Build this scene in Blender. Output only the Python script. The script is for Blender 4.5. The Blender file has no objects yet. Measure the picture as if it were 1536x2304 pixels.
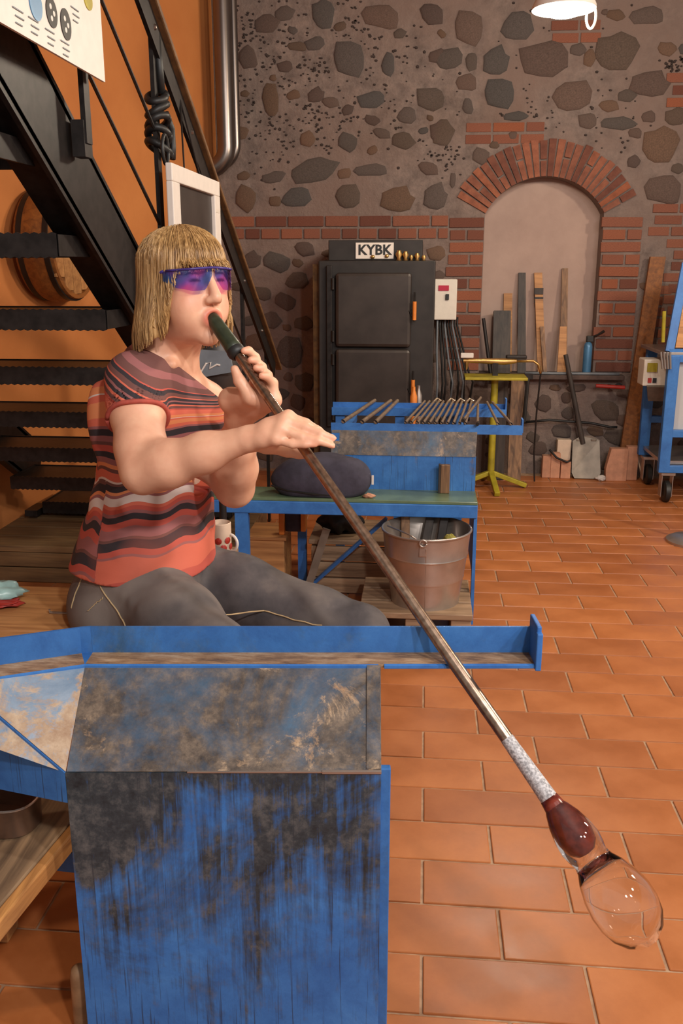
import bpy, bmesh, math, random
import numpy as np
from mathutils import Vector, Matrix, noise as mnoise
random.seed(7); rng = np.random.default_rng(7)
SC = bpy.context.scene
COL = SC.collection
# ---------------------------------------------------------------- camera
PITCH, YAW, FPX, EYE = math.radians(15.2), math.radians(5.2), 2028.0, 1.30
cam_d = bpy.data.cameras.new('camera'); cam = bpy.data.objects.new('camera', cam_d); COL.objects.link(cam)
cam.location = (0, 0, EYE); cam.rotation_euler = (math.pi/2 - PITCH, 0, YAW)
cam_d.sensor_fit = 'VERTICAL'; cam_d.sensor_height = 36.0; cam_d.sensor_width = 24.0
cam_d.lens = FPX/2304*36.0; cam_d.clip_start = 0.02
SC.camera = cam
# ---------------------------------------------------------------- world, lights, exposure
w = bpy.data.worlds.new('room_air'); SC.world = w; w.use_nodes = True
w.node_tree.nodes['Background'].inputs[0].default_value = (1.0, 0.92, 0.86, 1)
w.node_tree.nodes['Background'].inputs[1].default_value = 0.42
SC.view_settings.view_transform = 'Standard'; SC.view_settings.look = 'None'
SC.view_settings.gamma = 1.0; SC.view_settings.use_curve_mapping = False
SC.view_settings.exposure = 0.0
def area(name, loc, target, size, power, col):
    d = bpy.data.lights.new(name, 'AREA'); d.energy = power; d.size = size; d.color = col; d.shape = 'DISK'
    o = bpy.data.objects.new(name, d); COL.objects.link(o); o.location = loc
    o.rotation_euler = (Vector(target) - Vector(loc)).to_track_quat('-Z', 'Y').to_euler()
    return o
for lx, ly, lz in ((1.5, -0.4, 2.7), (0.8, -0.7, 2.6), (2.0, 0.5, 2.8)): area('hall_lamp_offscreen', (lx, ly, lz), (-0.2, 2.2, 0.7), 0.16, 36, (1.0, 0.94, 0.90))
area('lamp_right_offscreen', (2.7, 2.6, 2.4), (-1.0, 3.6, 0.7), 0.3, 60, (1.0, 0.82, 0.62))
# ---------------------------------------------------------------- pixel rays -> places in the room (a ray plus a measured distance)
FW = np.array([-math.sin(YAW)*math.cos(PITCH), math.cos(YAW)*math.cos(PITCH), -math.sin(PITCH)])
RT = np.array([math.cos(YAW), math.sin(YAW), 0.0]); UP = np.cross(RT, FW); N2 = np.array([-math.sin(YAW), math.cos(YAW), 0.0])
C0 = np.array([0, 0, EYE])
def ray(x, y): return FW + RT*(x-768)/FPX - UP*(y-1152)/FPX
def at(x, y, Y): d = ray(x, y); return C0 + d*Y/d[1]
def atz(x, y, Z): d = ray(x, y); return C0 + d*(Z-EYE)/d[2]
def atx(x, y, X): d = ray(x, y); return C0 + d*X/d[0]
def udz(u, D, z): return RT*u + N2*D + np.array([0, 0, z])
# ---------------------------------------------------------------- materials
MATS = {}
def S(c):  # sRGB 0-255 -> linear
    return tuple((v/255/12.92 if v/255 <= .04045 else ((v/255+.055)/1.055)**2.4) for v in c) + (1,)
class NT:
    def __init__(s, name):
        s.m = bpy.data.materials.new(name); s.m.use_nodes = True; s.t = s.m.node_tree
        s.b = s.t.nodes['Principled BSDF']; s.out = s.t.nodes['Material Output']
        s.tc = s.t.nodes.new('ShaderNodeTexCoord')
        MATS[name] = s.m
    def n(s, kind, **kw):
        x = s.t.nodes.new('ShaderNode'+kind)
        for k, v in kw.items():
            if k.startswith('i_'): x.inputs[k[2:].replace('_', ' ')].default_value = v
            else: setattr(x, k, v)
        return x
    def l(s, a, b): s.t.links.new(a, b)
    def coord(s, scale=(1, 1, 1), kind='Object', rot=(0, 0, 0)):
        mp = s.n('Mapping'); mp.inputs['Scale'].default_value = scale; mp.inputs['Rotation'].default_value = rot
        s.l(s.tc.outputs[kind], mp.inputs['Vector']); return mp.outputs[0]
    def noise(s, scale, detail=4, vec=None, rough=.55, dist=0.):
        x = s.n('TexNoise'); x.inputs['Scale'].default_value = scale; x.inputs['Detail'].default_value = detail
        x.inputs['Roughness'].default_value = rough; x.inputs['Distortion'].default_value = dist
        if vec is not None: s.l(vec, x.inputs['Vector'])
        else: s.l(s.tc.outputs['Object'], x.inputs['Vector'])
        return x.outputs['Fac']
    def ramp(s, fac, stops, interp='LINEAR'):
        r = s.n('ValToRGB'); cr = r.color_ramp; cr.interpolation = interp
        while len(cr.elements) < len(stops): cr.elements.new(0.5)
        for e, (p, c) in zip(cr.elements, stops): e.position = p; e.color = c if len(c) == 4 else tuple(c)+(1,)
        s.l(fac, r.inputs[0]); return r.outputs[0]
    def mix(s, fac, a, b, mode='MIX'):
        m = s.n('Mix', data_type='RGBA', blend_type=mode)
        for sock, v in ((m.inputs[0], fac), (m.inputs[6], a), (m.inputs[7], b)):
            if isinstance(v, (int, float)): sock.default_value = v
            elif isinstance(v, tuple): sock.default_value = v
            else: s.l(v, sock)
        return m.outputs[2]
    def rand(s): return s.n('ObjectInfo').outputs['Random']
    def bump(s, h, strength=.3, dist=.01):
        b = s.n('Bump'); b.inputs['Strength'].default_value = strength; b.inputs['Distance'].default_value = dist
        s.l(h, b.inputs['Height']); s.l(b.outputs[0], s.b.inputs['Normal'])
    def fin(s, col=None, rough=.6, metal=0., **kw):
        if col is not None:
            if isinstance(col, tuple): s.b.inputs['Base Color'].default_value = col
            else: s.l(col, s.b.inputs['Base Color'])
        if isinstance(rough, (int, float)): s.b.inputs['Roughness'].default_value = rough
        else: s.l(rough, s.b.inputs['Roughness'])
        if isinstance(metal, (int, float)): s.b.inputs['Metallic'].default_value = metal
        else: s.l(metal, s.b.inputs['Metallic'])
        for k, v in kw.items(): s.b.inputs[k.replace('_', ' ')].default_value = v
        return s.m
def simple(name, c, rough=.6, metal=0., var=.35, scale=18, bump=.0, c2=None, objvar=0.):
    k = NT(name); a = S(c); b = S(c2) if c2 else tuple(v*(1-var) for v in a[:3])+(1,)
    f = k.noise(scale, 5)
    col = k.ramp(f, [(.35, b), (.62, a)])
    if objvar:
        g = k.ramp(k.rand(), [(0, (1-objvar,)*3+(1,)), (1, (1+objvar,)*3+(1,))])
        col = k.mix(1.0, col, g, 'MULTIPLY')
    if bump: k.bump(f, bump, .004)
    return k.fin(col, rough, metal)
simple('black_steel', (52, 47, 45), .45, .6, .45, 30)
simple('dark_iron', (44, 38, 36), .5, .35, .4, 14)
simple('kiln_steel', (64, 56, 52), .42, .3, .35, 7)
simple('kiln_frame', (50, 45, 43), .55, .3, .35, 12)
simple('rust_edge', (112, 78, 38), .7, .2, .5, 30)
simple('galvanised', (188, 178, 170), .32, .8, .22, 9)
simple('rod_steel', (168, 148, 126), .35, .6, .4, 40)
simple('duct_steel', (128, 118, 112), .3, .9, .15, 5)
simple('white_paint', (226, 216, 206), .5, 0, .06, 30)
simple('white_plastic', (224, 214, 200), .4, 0, .05, 40)
simple('black_rubber', (30, 30, 30), .5, 0, .3, 40)
simple('green_rubber', (50, 58, 42), .38, 0, .35, 60)
simple('navy_cloth', (62, 58, 72), .85, 0, .35, 25, .3)
simple('brick_dust', (206, 150, 120), .9, 0, .22, 25, .2, objvar=.12)
simple('pale_brick', (214, 190, 168), .9, 0, .15, 25, .2)
simple('grey_plastic', (118, 124, 130), .5, 0, .2, 20)
simple('yellow_paint', (176, 160, 40), .5, .1, .35, 12)
simple('brass', (196, 156, 96), .35, .8, .3, 25)
simple('orange_plastic', (222, 130, 50), .45, 0, .2, 12)
simple('red_plastic', (176, 50, 40), .45, 0, .2, 20)
simple('blue_can', (74, 122, 160), .35, .2, .2, 15)
simple('shovel_steel', (150, 138, 124), .5, .6, .3, 12)
simple('teal_bag', (170, 205, 200), .3, 0, .3, 9)
simple('green_glasstop', (104, 124, 96), .25, 0, .3, 8)
simple('denim', (88, 84, 84), .85, 0, .3, 14, .2, c2=(66, 64, 68))
simple('stitch', (186, 160, 120), .8, 0, .1, 30)
simple('shoe', (40, 36, 36), .6)
def wood(name, c, c2, scale=(3, 40, 40), rough=.6, axis=0, objvar=.15):
    k = NT(name); sc = [40, 40, 40]; sc[axis] = 3.0
    f = k.noise(1.0, 5, k.coord(tuple(sc)), .6, .6)
    col = k.ramp(f, [(.3, S(c2)), (.65, S(c))])
    g = k.ramp(k.rand(), [(0, (1-objvar,)*3+(1,)), (1, (1+objvar,)*3+(1,))])
    col = k.mix(1.0, col, g, 'MULTIPLY'); k.bump(f, .25, .003)
    return k.fin(col, rough)
wood('pallet_wood', (168, 138, 108), (112, 88, 66), axis=0)
wood('tan_wood', (196, 142, 88), (150, 100, 58), axis=0)
wood('tan_wood_y', (206, 148, 84), (140, 92, 50), axis=1)
wood('upright_wood', (150, 112, 78), (82, 58, 42), axis=2)
wood('charred_wood', (70, 60, 54), (36, 32, 30), axis=2)
wood('barrel_wood', (150, 92, 40), (104, 60, 26), axis=1)
wood('handrail_wood', (120, 84, 48), (84, 56, 32), axis=1)
wood('platform_wood', (128, 100, 66), (88, 68, 46), axis=0)
def blue_paint(name, grime, drip=.3, base=(58, 118, 190), rust=.0, zb=0., z0=0., tone=((38, 38, 40), (84, 78, 74), (132, 120, 108)), soft=.10, big=3.2):
    """blue enamel worn to steel: soot, runs and bare patches with shapes of their own"""
    k = NT(name)
    n1 = k.noise(big, 9, None, .68, .5); n2 = k.noise(26, 8, None, .75); n4 = k.noise(9, 8, None, .7, .3)
    streak = k.noise(1.0, 6, k.coord((70, 70, 3.0)), .7, .15); fine = k.noise(1.0, 3, k.coord((230, 230, 5.0)), .6)
    blue = k.ramp(n4, [(.3, S((base[0]*.72, base[1]*.80, base[2]*.86))), (.55, S(base)), (.75, S((min(255, base[0]*1.25), min(255, base[1]*1.14), min(255, base[2]*1.08))))])
    soot = k.ramp(n2, [(.32, S(tone[0])), (.5, S(tone[1])), (.68, S(tone[2]))])
    def madd(a, f, b):
        m = k.n('Math', operation='MULTIPLY_ADD'); k.l(a, m.inputs[0]); m.inputs[1].default_value = f
        if isinstance(b, (int, float)): m.inputs[2].default_value = b
        else: k.l(b, m.inputs[2])
        return m.outputs[0]
    v = madd(streak, drip, n1)
    v = madd(n2, .22, v)
    if zb:
        sx = k.n('SeparateXYZ'); k.l(k.tc.outputs['Object'], sx.inputs[0]); v = madd(sx.outputs['Z'], zb, v)
    off = drip*.5 + .11 + zb*z0
    v = madd(v, 1.0, -off)
    fac = k.ramp(v, [(grime, (0, 0, 0, 1)), (min(.99, grime+soft), (1, 1, 1, 1))])
    col = k.mix(fac, blue, soot)
    if drip:
        sf = k.ramp(fine, [(.60, (0, 0, 0, 1)), (.68, (.7,)*3+(1,))]); col = k.mix(sf, col, S((40, 46, 56)))
    if rust:
        n3 = k.noise(11, 9, None, .78, .5)
        rf = k.ramp(n3, [(.62-rust, (0, 0, 0, 1)), (.70-rust, (.9,)*3+(1,))])
        rc = k.ramp(n2, [(.3, S((150, 112, 76))), (.7, S((206, 182, 152)))])
        col = k.mix(rf, col, rc)
    k.bump(n2, .25, .003)
    return k.fin(col, .5, .05)
blue_paint('blue_paint', .72, .0)
blue_paint('blue_rail', .48, .0, (54, 112, 180), soft=.2, tone=((30, 52, 66), (52, 78, 92), (90, 104, 108)))
blue_paint('blue_panel', .40, .55, zb=.42, z0=.30, soft=.18, tone=((24, 30, 36), (52, 60, 66), (98, 98, 98)))
blue_paint('blue_apron', .60, .3)
blue_paint('blue_shield', .26, .0, (78, 112, 142), .035, soft=.26, tone=((44, 40, 40), (92, 82, 74), (136, 120, 104)), big=5)
blue_paint('blue_shield_end', .55, .0, (138, 156, 176), .15, tone=((110, 84, 62), (160, 124, 90), (196, 166, 132)), big=5)
blue_paint('blue_bench_far', .56, .3, (60, 118, 186))
k = NT('rail_bed'); f = k.noise(18, 6, k.coord((1, 4, 4)), .7)
k.bump(f, .3, .003); k.fin(k.ramp(f, [(.3, S((96, 74, 58))), (.5, S((168, 132, 96))), (.7, S((205, 176, 142)))]), .6, .3)
# pipe: bronze scale up to the hand, grey steel, ash-white end
k = NT('pipe_steel'); f = k.noise(90, 4)
k.fin(k.ramp(f, [(.3, S((128, 106, 90))), (.65, S((176, 152, 132)))]), .27, .9)
k = NT('pipe_ash'); f = k.noise(240, 3)
k.bump(f, .5, .002); k.fin(k.ramp(f, [(.35, S((138, 136, 138))), (.62, S((206, 204, 206)))]), .7, .2)
# glass
k = NT('clear_glass'); k.fin((1, 1, 1, 1), .0, 0); k.b.inputs['Transmission Weight'].default_value = 1.0; k.b.inputs['IOR'].default_value = 1.45
k = NT('window_glass'); k.fin((.75, .75, .75, 1), .05, 0); k.b.inputs['Transmission Weight'].default_value = .35
k = NT('red_gather'); f = k.noise(60, 3); k.fin(k.ramp(f, [(.35, S((86, 30, 24))), (.65, S((128, 52, 38)))]), .25)
k = NT('violet_lens'); f = k.noise(16, 2); c = k.ramp(f, [(.40, S((194, 216, 248))), (.5, S((216, 204, 248))), (.6, S((246, 208, 244)))])
tr = k.n('BsdfTransparent'); k.l(c, tr.inputs[0]); gl = k.n('BsdfGlossy'); gl.inputs['Roughness'].default_value = .12; k.l(k.ramp(f, [(.4, S((110, 150, 240))), (.6, S((210, 120, 235)))]), gl.inputs[0])
mx = k.n('MixShader'); mx.inputs[0].default_value = .14; k.l(tr.outputs[0], mx.inputs[1]); k.l(gl.outputs[0], mx.inputs[2]); k.l(mx.outputs[0], k.out.inputs['Surface'])
k = NT('lamp_glow'); k.fin((1, 1, 1, 1), .4); k.b.inputs['Emission Color'].default_value = (1, .9, .74, 1); k.b.inputs['Emission Strength'].default_value = 9
k = NT('led_red'); k.fin((.2, .0, .01, 1), .3); k.b.inputs['Emission Color'].default_value = (.7, .02, .06, 1); k.b.inputs['Emission Strength'].default_value = .35
# walls
k = NT('mortar'); f = k.noise(9, 8, None, .72); f2 = k.noise(2.2, 3)
c = k.ramp(f, [(.3, S((96, 84, 79))), (.5, S((126, 111, 104))), (.72, S((152, 134, 124)))])
c = k.mix(k.ramp(f2, [(.4, (0, 0, 0, 1)), (.65, (1, 1, 1, 1))]), c, S((128, 108, 99)))
k.bump(f, .7, .03); k.fin(c, .95)
k = NT('fieldstone'); f = k.noise(14, 6, None, .7)
c = k.ramp(f, [(.3, S((86, 76, 71))), (.65, S((124, 110, 102)))])
g = k.ramp(k.rand(), [(0, S((190, 178, 178))), (.3, S((235, 215, 205))), (.55, S((186, 200, 210))), (.8, S((225, 200, 175))), (1, S((255, 225, 200)))])
k.bump(f, .4, .02); k.fin(k.mix(1.0, c, g, 'MULTIPLY'), .85)
k = NT('wall_brick'); f = k.noise(20, 6, None, .7)
c = k.ramp(f, [(.3, S((118, 74, 60))), (.65, S((154, 102, 82)))])
g = k.ramp(k.rand(), [(0, S((188, 175, 175))), (.4, S((240, 230, 222))), (.8, S((255, 240, 225))), (1, S((255, 225, 190)))])
k.bump(f, .4, .01); k.fin(k.mix(1.0, c, g, 'MULTIPLY'), .9)
k = NT('niche_plaster'); f = k.noise(3, 6, None, .6)
k.bump(k.noise(30, 4), .12, .01); k.fin(k.ramp(f, [(.3, S((160, 136, 126))), (.7, S((180, 155, 143)))]), .9)
k = NT('orange_plaster'); f = k.noise(1.6, 5, None, .6)
k.bump(k.noise(24, 4), .12, .01); k.fin(k.ramp(f, [(.3, S((188, 112, 56))), (.7, S((208, 132, 70)))]), .85)
k = NT('grout'); f = k.noise(40, 4); k.bump(f, .3, .004); k.fin(k.ramp(f, [(.3, S((150, 118, 92))), (.7, S((184, 152, 122)))]), .9)
k = NT('terracotta'); f = k.noise(5, 6, None, .65); fs = k.noise(60, 3)
c = k.ramp(f, [(.3, S((164, 98, 54))), (.5, S((182, 112, 64))), (.72, S((196, 126, 76)))])
g = k.ramp(k.rand(), [(0, S((226, 216, 210))), (.5, S((245, 240, 235))), (1, S((255, 250, 240)))])
c = k.mix(1.0, c, g, 'MULTIPLY'); k.bump(fs, .06, .003)
k.fin(c, k.ramp(f, [(.3, (.30,)*3), (.7, (.48,)*3)]))
# ---------------------------------------------------------------- mesh helpers
class MB:
    def __init__(s): s.v = []; s.f = []; s.mi = []; s.cur = 0
    def add(s, vs, fs):
        o = len(s.v); s.v += [tuple(map(float, p)) for p in vs]
        for f in fs: s.f.append([i+o for i in f]); s.mi.append(s.cur)
        return s
    def box(s, c, size, rz=0., R=None, bev=0.):
        hx, hy, hz = [q/2 for q in size]
        if R is None: R = np.array([[math.cos(rz), -math.sin(rz), 0], [math.sin(rz), math.cos(rz), 0], [0, 0, 1]])
        c = np.array(c, float)
        if bev <= 0:
            P = [(x, y, z) for z in (-hz, hz) for y in (-hy, hy) for x in (-hx, hx)]
            F = [(0, 2, 3, 1), (4, 5, 7, 6), (0, 1, 5, 4), (2, 6, 7, 3), (0, 4, 6, 2), (1, 3, 7, 5)]
        else:
            b = min(bev, hx*.9, hy*.9, hz*.9); bm = bmesh.new(); bmesh.ops.create_cube(bm, size=1.0)
            for v in bm.verts: v.co = Vector((v.co.x*2*hx, v.co.y*2*hy, v.co.z*2*hz))
            bmesh.ops.bevel(bm, geom=list(bm.edges), offset=b, segments=2, profile=.5, affect='EDGES')
            bm.verts.index_update(); P = [tuple(v.co) for v in bm.verts]; F = [[v.index for v in f.verts] for f in bm.faces]; bm.free()
        return s.add([c + R @ np.array(p) for p in P], F)
    def bar(s, a, b, w, h, up=(0, 0, 1), bev=0.):
        a = np.array(a, float); b = np.array(b, float); d = b-a; L = np.linalg.norm(d); d /= L
        up = np.array(up, float); sd = np.cross(up, d); sd /= np.linalg.norm(sd); u2 = np.cross(d, sd)
        return s.box((a+b)/2, (L, w, h), R=np.stack([d, sd, u2], 1), bev=bev)
    def tube(s, pts, r, n=10, cap=True):
        pts = [np.array(p, float) for p in pts]; m = len(pts)
        rs = r if hasattr(r, '__len__') else [r]*m
        ring = []; t0 = pts[1]-pts[0]; ref = np.array([0, 0, 1.]) if abs(t0[2]) < .9*np.linalg.norm(t0) else np.array([1., 0, 0])
        V = []; prev = None
        for i in range(m):
            t = pts[min(i+1, m-1)] - pts[max(i-1, 0)]; t = t/(np.linalg.norm(t)+1e-9)
            a = (ref if prev is None else prev); a = a - t*(a@t); a /= (np.linalg.norm(a)+1e-9); prev = a; b = np.cross(t, a)
            for j in range(n):
                q = 2*math.pi*j/n; V.append(pts[i] + rs[i]*(math.cos(q)*a + math.sin(q)*b))
        F = [(i*n+j, i*n+(j+1) % n, (i+1)*n+(j+1) % n, (i+1)*n+j) for i in range(m-1) for j in range(n)]
        if cap: F += [tuple(range(n-1, -1, -1)), tuple((m-1)*n+j for j in range(n))]
        return s.add(V, F)
    def lathe(s, base, prof, n=32, axis=(0, 0, 1), closed=False):
        """prof: (radius, height) pairs along axis from base"""
        ax = np.array(axis, float); ax /= np.linalg.norm(ax); ref = np.array([1., 0, 0]) if abs(ax[0]) < .9 else np.array([0, 1., 0])
        a = ref - ax*(ref@ax); a /= np.linalg.norm(a); b = np.cross(ax, a); base = np.array(base, float); V = []
        for (r, h) in prof:
            for j in range(n):
                q = 2*math.pi*j/n; V.append(base + ax*h + max(r, 1e-5)*(math.cos(q)*a + math.sin(q)*b))
        m = len(prof)
        F = [(i*n+j, i*n+(j+1) % n, (i+1)*n+(j+1) % n, (i+1)*n+j) for i in range(m-1) for j in range(n)]
        if closed: F += [((m-1)*n+j, (m-1)*n+(j+1) % n, (j+1) % n, j) for j in range(n)]
        return s.add(V, F)
    def sheet(s, quad, th):
        """a flat plate through coplanar corners, with thickness"""
        q = [np.array(p, float) for p in quad]; nn = np.cross(q[1]-q[0], q[2]-q[0]); nn /= np.linalg.norm(nn); k = len(q)
        V = [p + nn*th/2 for p in q] + [p - nn*th/2 for p in q]
        F = [tuple(range(k)), tuple(range(2*k-1, k-1, -1))] + [(i, i+k, (i+1) % k+k, (i+1) % k) for i in range(k)]
        return s.add(V, F)
ORG = {}
def build(mb, name, mat, parent=None, smooth=None, label=None, cat=None, group=None, kind=None, origin=None):
    V = np.array(mb.v) if isinstance(mb, MB) else mb[0]; F = mb.f if isinstance(mb, MB) else mb[1]
    lo, hi = V.min(0), V.max(0); og = np.array(origin if origin is not None else ((lo[0]+hi[0])/2, (lo[1]+hi[1])/2, lo[2]))
    me = bpy.data.meshes.new(name); me.from_pydata((V-og).tolist(), [], F); me.update()
    if isinstance(mb, MB):
        bm = bmesh.new(); bm.from_mesh(me); bmesh.ops.recalc_face_normals(bm, faces=bm.faces[:]); bm.to_mesh(me); bm.free()
    mats = mat if isinstance(mat, (list, tuple)) else [mat]
    for m in mats: me.materials.append(MATS[m])
    if len(mats) > 1: me.polygons.foreach_set('material_index', mb.mi)
    if smooth is not None:
        me.shade_smooth() if smooth >= 180 else me.set_sharp_from_angle(angle=math.radians(smooth)); me.polygons.foreach_set('use_smooth', [True]*len(me.polygons))
        if smooth < 180: me.set_sharp_from_angle(angle=math.radians(smooth))
    o = bpy.data.objects.new(name, me); COL.objects.link(o); put(o, og, parent); tag(o, label, cat, group, kind); return o
def put(o, og, parent):
    og = np.array(og, float); ORG[o.name] = og
    if parent is not None: o.parent = parent; o.location = og - ORG[parent.name]
    else: o.location = og
def tag(o, label=None, cat=None, group=None, kind=None):
    for k_, v_ in (('label', label), ('category', cat), ('group', group), ('kind', kind)):
        if v_: o[k_] = v_
    return o
def thing(name, loc, label, cat, group=None, kind=None):
    o = bpy.data.objects.new(name, None); COL.objects.link(o); o.empty_display_size = .05; put(o, loc, None); return tag(o, label, cat, group, kind)
def inst(src, og, parent, scale=(1, 1, 1), rot=(0, 0, 0)):
    o = src.copy(); COL.objects.link(o); put(o, og, parent); o.scale = scale; o.rotation_euler = rot; return o
def copy_tree(src, delta, parent=None, label=None):
    c = src.copy(); COL.objects.link(c); c.parent = parent
    if parent is None: c.location = Vector(src.location) + Vector(delta)
    ORG[c.name] = ORG[src.name] + np.array(delta)
    for ch in src.children: copy_tree(ch, delta, c)
    if label: c['label'] = label
    return c
def text_mesh(body, size, ext=.001):
    cu = bpy.data.curves.new('lettering', 'FONT'); cu.body = body; cu.size = size; cu.extrude = ext; cu.align_x = 'CENTER'; cu.align_y = 'CENTER'; cu.resolution_u = 2; cu.offset = size*.028
    o = bpy.data.objects.new('lettering', cu); COL.objects.link(o); dg = bpy.context.evaluated_depsgraph_get()
    me = bpy.data.meshes.new_from_object(o.evaluated_get(dg)); V = np.array([v.co[:] for v in me.vertices]); F = [list(p.vertices) for p in me.polygons]
    bpy.data.objects.remove(o); return V, F
# ================================================================ THE SETTING
WY = 5.85
# ---- floor
fl = build(MB().box((0.2, 2.6, -.0435), (8.6, 8.2, .08)), 'floor', 'grout', kind='structure')
TL, TW, TH = .313, .1475, .012
tile_mb = MB().box((0, 0, -TH/2), (TL-.006, TW-.006, TH), bev=.0025)
src = None; cnt = 0; far = MB(); cand = []
for r in range(-16, 31):
    y0 = 1.486 + r*TW
    for c in range(-14, 16):
        x0 = (.18 if r % 2 == 0 else .022) + c*TL
        p = np.array([x0+TL/2, y0+TW/2, 0.0])
        if p[1] > WY-.03 or p[1] < -1.2 or p[0] > 4.2 or p[0] < -1.31-.327*(WY-p[1])-.1: continue
        v = p - C0; dz = v@FW
        px = 768+FPX*(v@RT)/max(dz, .01); py = 1152-FPX*(v@UP)/max(dz, .01)
        vis = dz > .2 and -90 < px < 1680 and py < 2420
        hid = (px < 850 and py > 1420 and px > 170) or (px < 840 and py < 1420)
        cand.append((0 if vis and not hid else 1, -dz if vis and not hid else 0, tuple(p)))
cand.sort(key=lambda q: (q[0], -q[1]))
for i, (a, b, p) in enumerate(cand):
    if i < 300:
        if src is None:
            src = build(tile_mb, 'tile', 'terracotta', fl, origin=(0, 0, 0)); put(src, p, fl)
        else: inst(src, p, fl)
    else: far.box((p[0], p[1], -TH/2), (TL-.006, TW-.006, TH))
build(far, 'tile_field', 'terracotta', fl, kind='stuff')
# ---- back wall: rubble face with an arched niche
ARX, ARZ, RI, RO = .704, 1.423, .404, .626
bm = bmesh.new()
def loop(pts):
    vs = [bm.verts.new(p) for p in pts]; return [bm.edges.new((vs[i], vs[(i+1) % len(vs)])) for i in range(len(vs))]
XL, XR, ZB, ZT = -1.45, 4.3, -.02, 3.5
SILL = .645
a0 = math.asin((1.614-ARZ)/RI)
arch = [(ARX+RI*math.cos(t), ARZ+RI*math.sin(t)) for t in np.linspace(a0, math.pi-a0, 25)]
hole = [(ARX+.356, SILL)] + arch + [(ARX-.356, SILL)]
e1 = loop([(XL, WY, ZB), (XR, WY, ZB), (XR, WY, ZT), (XL, WY, ZT)]); e2 = loop([(x, WY, z) for x, z in hole])
bmesh.ops.triangle_fill(bm, edges=e1+e2, use_beauty=True, use_dissolve=False)
hv = {}
bm.verts.ensure_lookup_table()
k0 = 4; nh = len(hole); back = [bm.verts.new((x, WY+.14, z)) for x, z in hole]; bm.verts.ensure_lookup_table()
for i in range(nh):
    j = (i+1) % nh; bm.faces.new((bm.verts[k0+i], bm.verts[k0+j], back[j], back[i]))
V = np.array([v.co[:] for v in bm.verts]); bm.verts.index_update(); F = [[v.index for v in f.verts] for f in bm.faces]; bm.free()
m = MB(); m.add(V, F)
m.box(((XL+XR)/2, WY+.30, (ZB+ZT)/2), (XR-XL, .3, ZT-ZB))
wb = build(m, 'wall_back', 'mortar', kind='structure')
m = MB(); m.sheet([(ARX-.37, WY+.135, SILL-.01), (ARX+.37, WY+.135, SILL-.01)] + [(x, WY+.135, z) for x, z in [(ARX+RI*1.02*math.cos(t), ARZ+RI*1.02*math.sin(t)) for t in np.linspace(a0, math.pi-a0, 25)]], .01)
build(m, 'niche_plaster', 'niche_plaster', wb)
m = MB(); m.box((.785, WY+.03, SILL-.012), (.92, .22, .03), bev=.006); build(m, 'niche_sill', 'fieldstone', wb)
# stones: a few base shapes, flattened domes with an irregular outline
def stone_mesh(seed):
    r = np.random.default_rng(seed); n = 10; V = []; F = []
    ang = np.linspace(0, 2*math.pi, n, endpoint=False) + r.uniform(-.16, .16, n); rad = r.uniform(.74, 1.10, n)
    for sc, d in ((1.0, 0.0), (.96, -.55), (.70, -.92)):
        for i in range(n): V.append((rad[i]*sc*math.cos(ang[i]), d, rad[i]*sc*math.sin(ang[i])))
    V.append((0, -1.0, 0))
    for k_ in range(2):
        for i in range(n): F.append((k_*n+i, k_*n+(i+1) % n, (k_+1)*n+(i+1) % n, (k_+1)*n+i))
    for i in range(n): F.append((2*n+i, 2*n+(i+1) % n, 3*n))
    return np.array(V), F
bases = []
for s_ in range(10):
    me = bpy.data.meshes.new('stone'); V, F = stone_mesh(100+s_); me.from_pydata(V.tolist(), [], F); me.materials.append(MATS['fieldstone']); me.update(); me.shade_smooth(); bases.append(me)
PXM = at(1000, 600, WY); PXM = (at(1100, 600, WY)-at(1000, 600, WY))[0]/100
placed = []
def stone(x, z, w_, h_, rot):
    me = bases[len(placed) % 10]; o = bpy.data.objects.new('stone', me); COL.objects.link(o); put(o, (x, WY+.003, z), wb)
    o.scale = (w_/2*1.06, min(.024, .008+.09*min(w_, h_)), h_/2*1.06); o.rotation_euler = (0, rot, 0); placed.append((x, z, max(w_, h_)/2, min(w_, h_)/2))
SP = """600,53,55,38 727,32,48,66 671,105,44,20 783,134,72,78 873,146,32,48 608,222,38,78 710,214,42,32 745,230,38,28 833,225,64,38 692,313,32,38
706,383,108,52 615,399,56,27 838,383,78,27 551,447,52,58 667,445,78,42 782,440,58,58 892,448,84,58 973,32,52,50 966,222,66,52 987,127,42,32 907,316,52,36
991,299,46,58 861,39,84,48 1052,64,66,72 1164,60,78,56 1009,131,62,46 1114,137,62,60 1061,139,26,46 1221,133,110,78 1300,112,32,28 1326,130,26,36
1386,116,92,82 1052,186,46,36 1121,212,70,66 1052,240,26,34 1286,214,88,66 1459,188,92,54 1371,238,42,30 1320,272,42,36 1391,278,72,30 996,298,48,56
1485,326,78,82 1496,428,82,62 1080,352,42,36 1112,326,26,17 1153,305,22,20 978,442,58,60 965,379,46,34 1018,405,14,36 1425,364,26,30 1524,379,28,22
1520,262,48,40 1459,36,72,36 620,590,72,44 668,632,62,38 651,790,64,84 565,585,50,40 687,560,46,40 590,660,44,34 683,728,44,36 610,720,48,40 685,860,50,50
575,770,44,40 668,905,40,40 1222,908,44,40 1273,894,26,30 1248,872,30,16 1364,923,68,58 1400,945,36,32 1411,887,48,24 1440,925,22,50 1400,984,90,46
1266,970,48,36 1197,984,36,26 1277,930,34,30 1295,873,48,20 1180,940,30,30 1340,970,40,30 980,570,44,36 985,620,30,24 640,30,44,30 540,300,40,30 560,130,40,50
780,320,48,40 1210,1010,50,34 1320,1012,50,36 1436,1010,30,44 860,300,40,26 640,150,36,26 1160,262,50,22 1410,215,40,26 1500,110,40,30 1430,300,30,22"""
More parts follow.
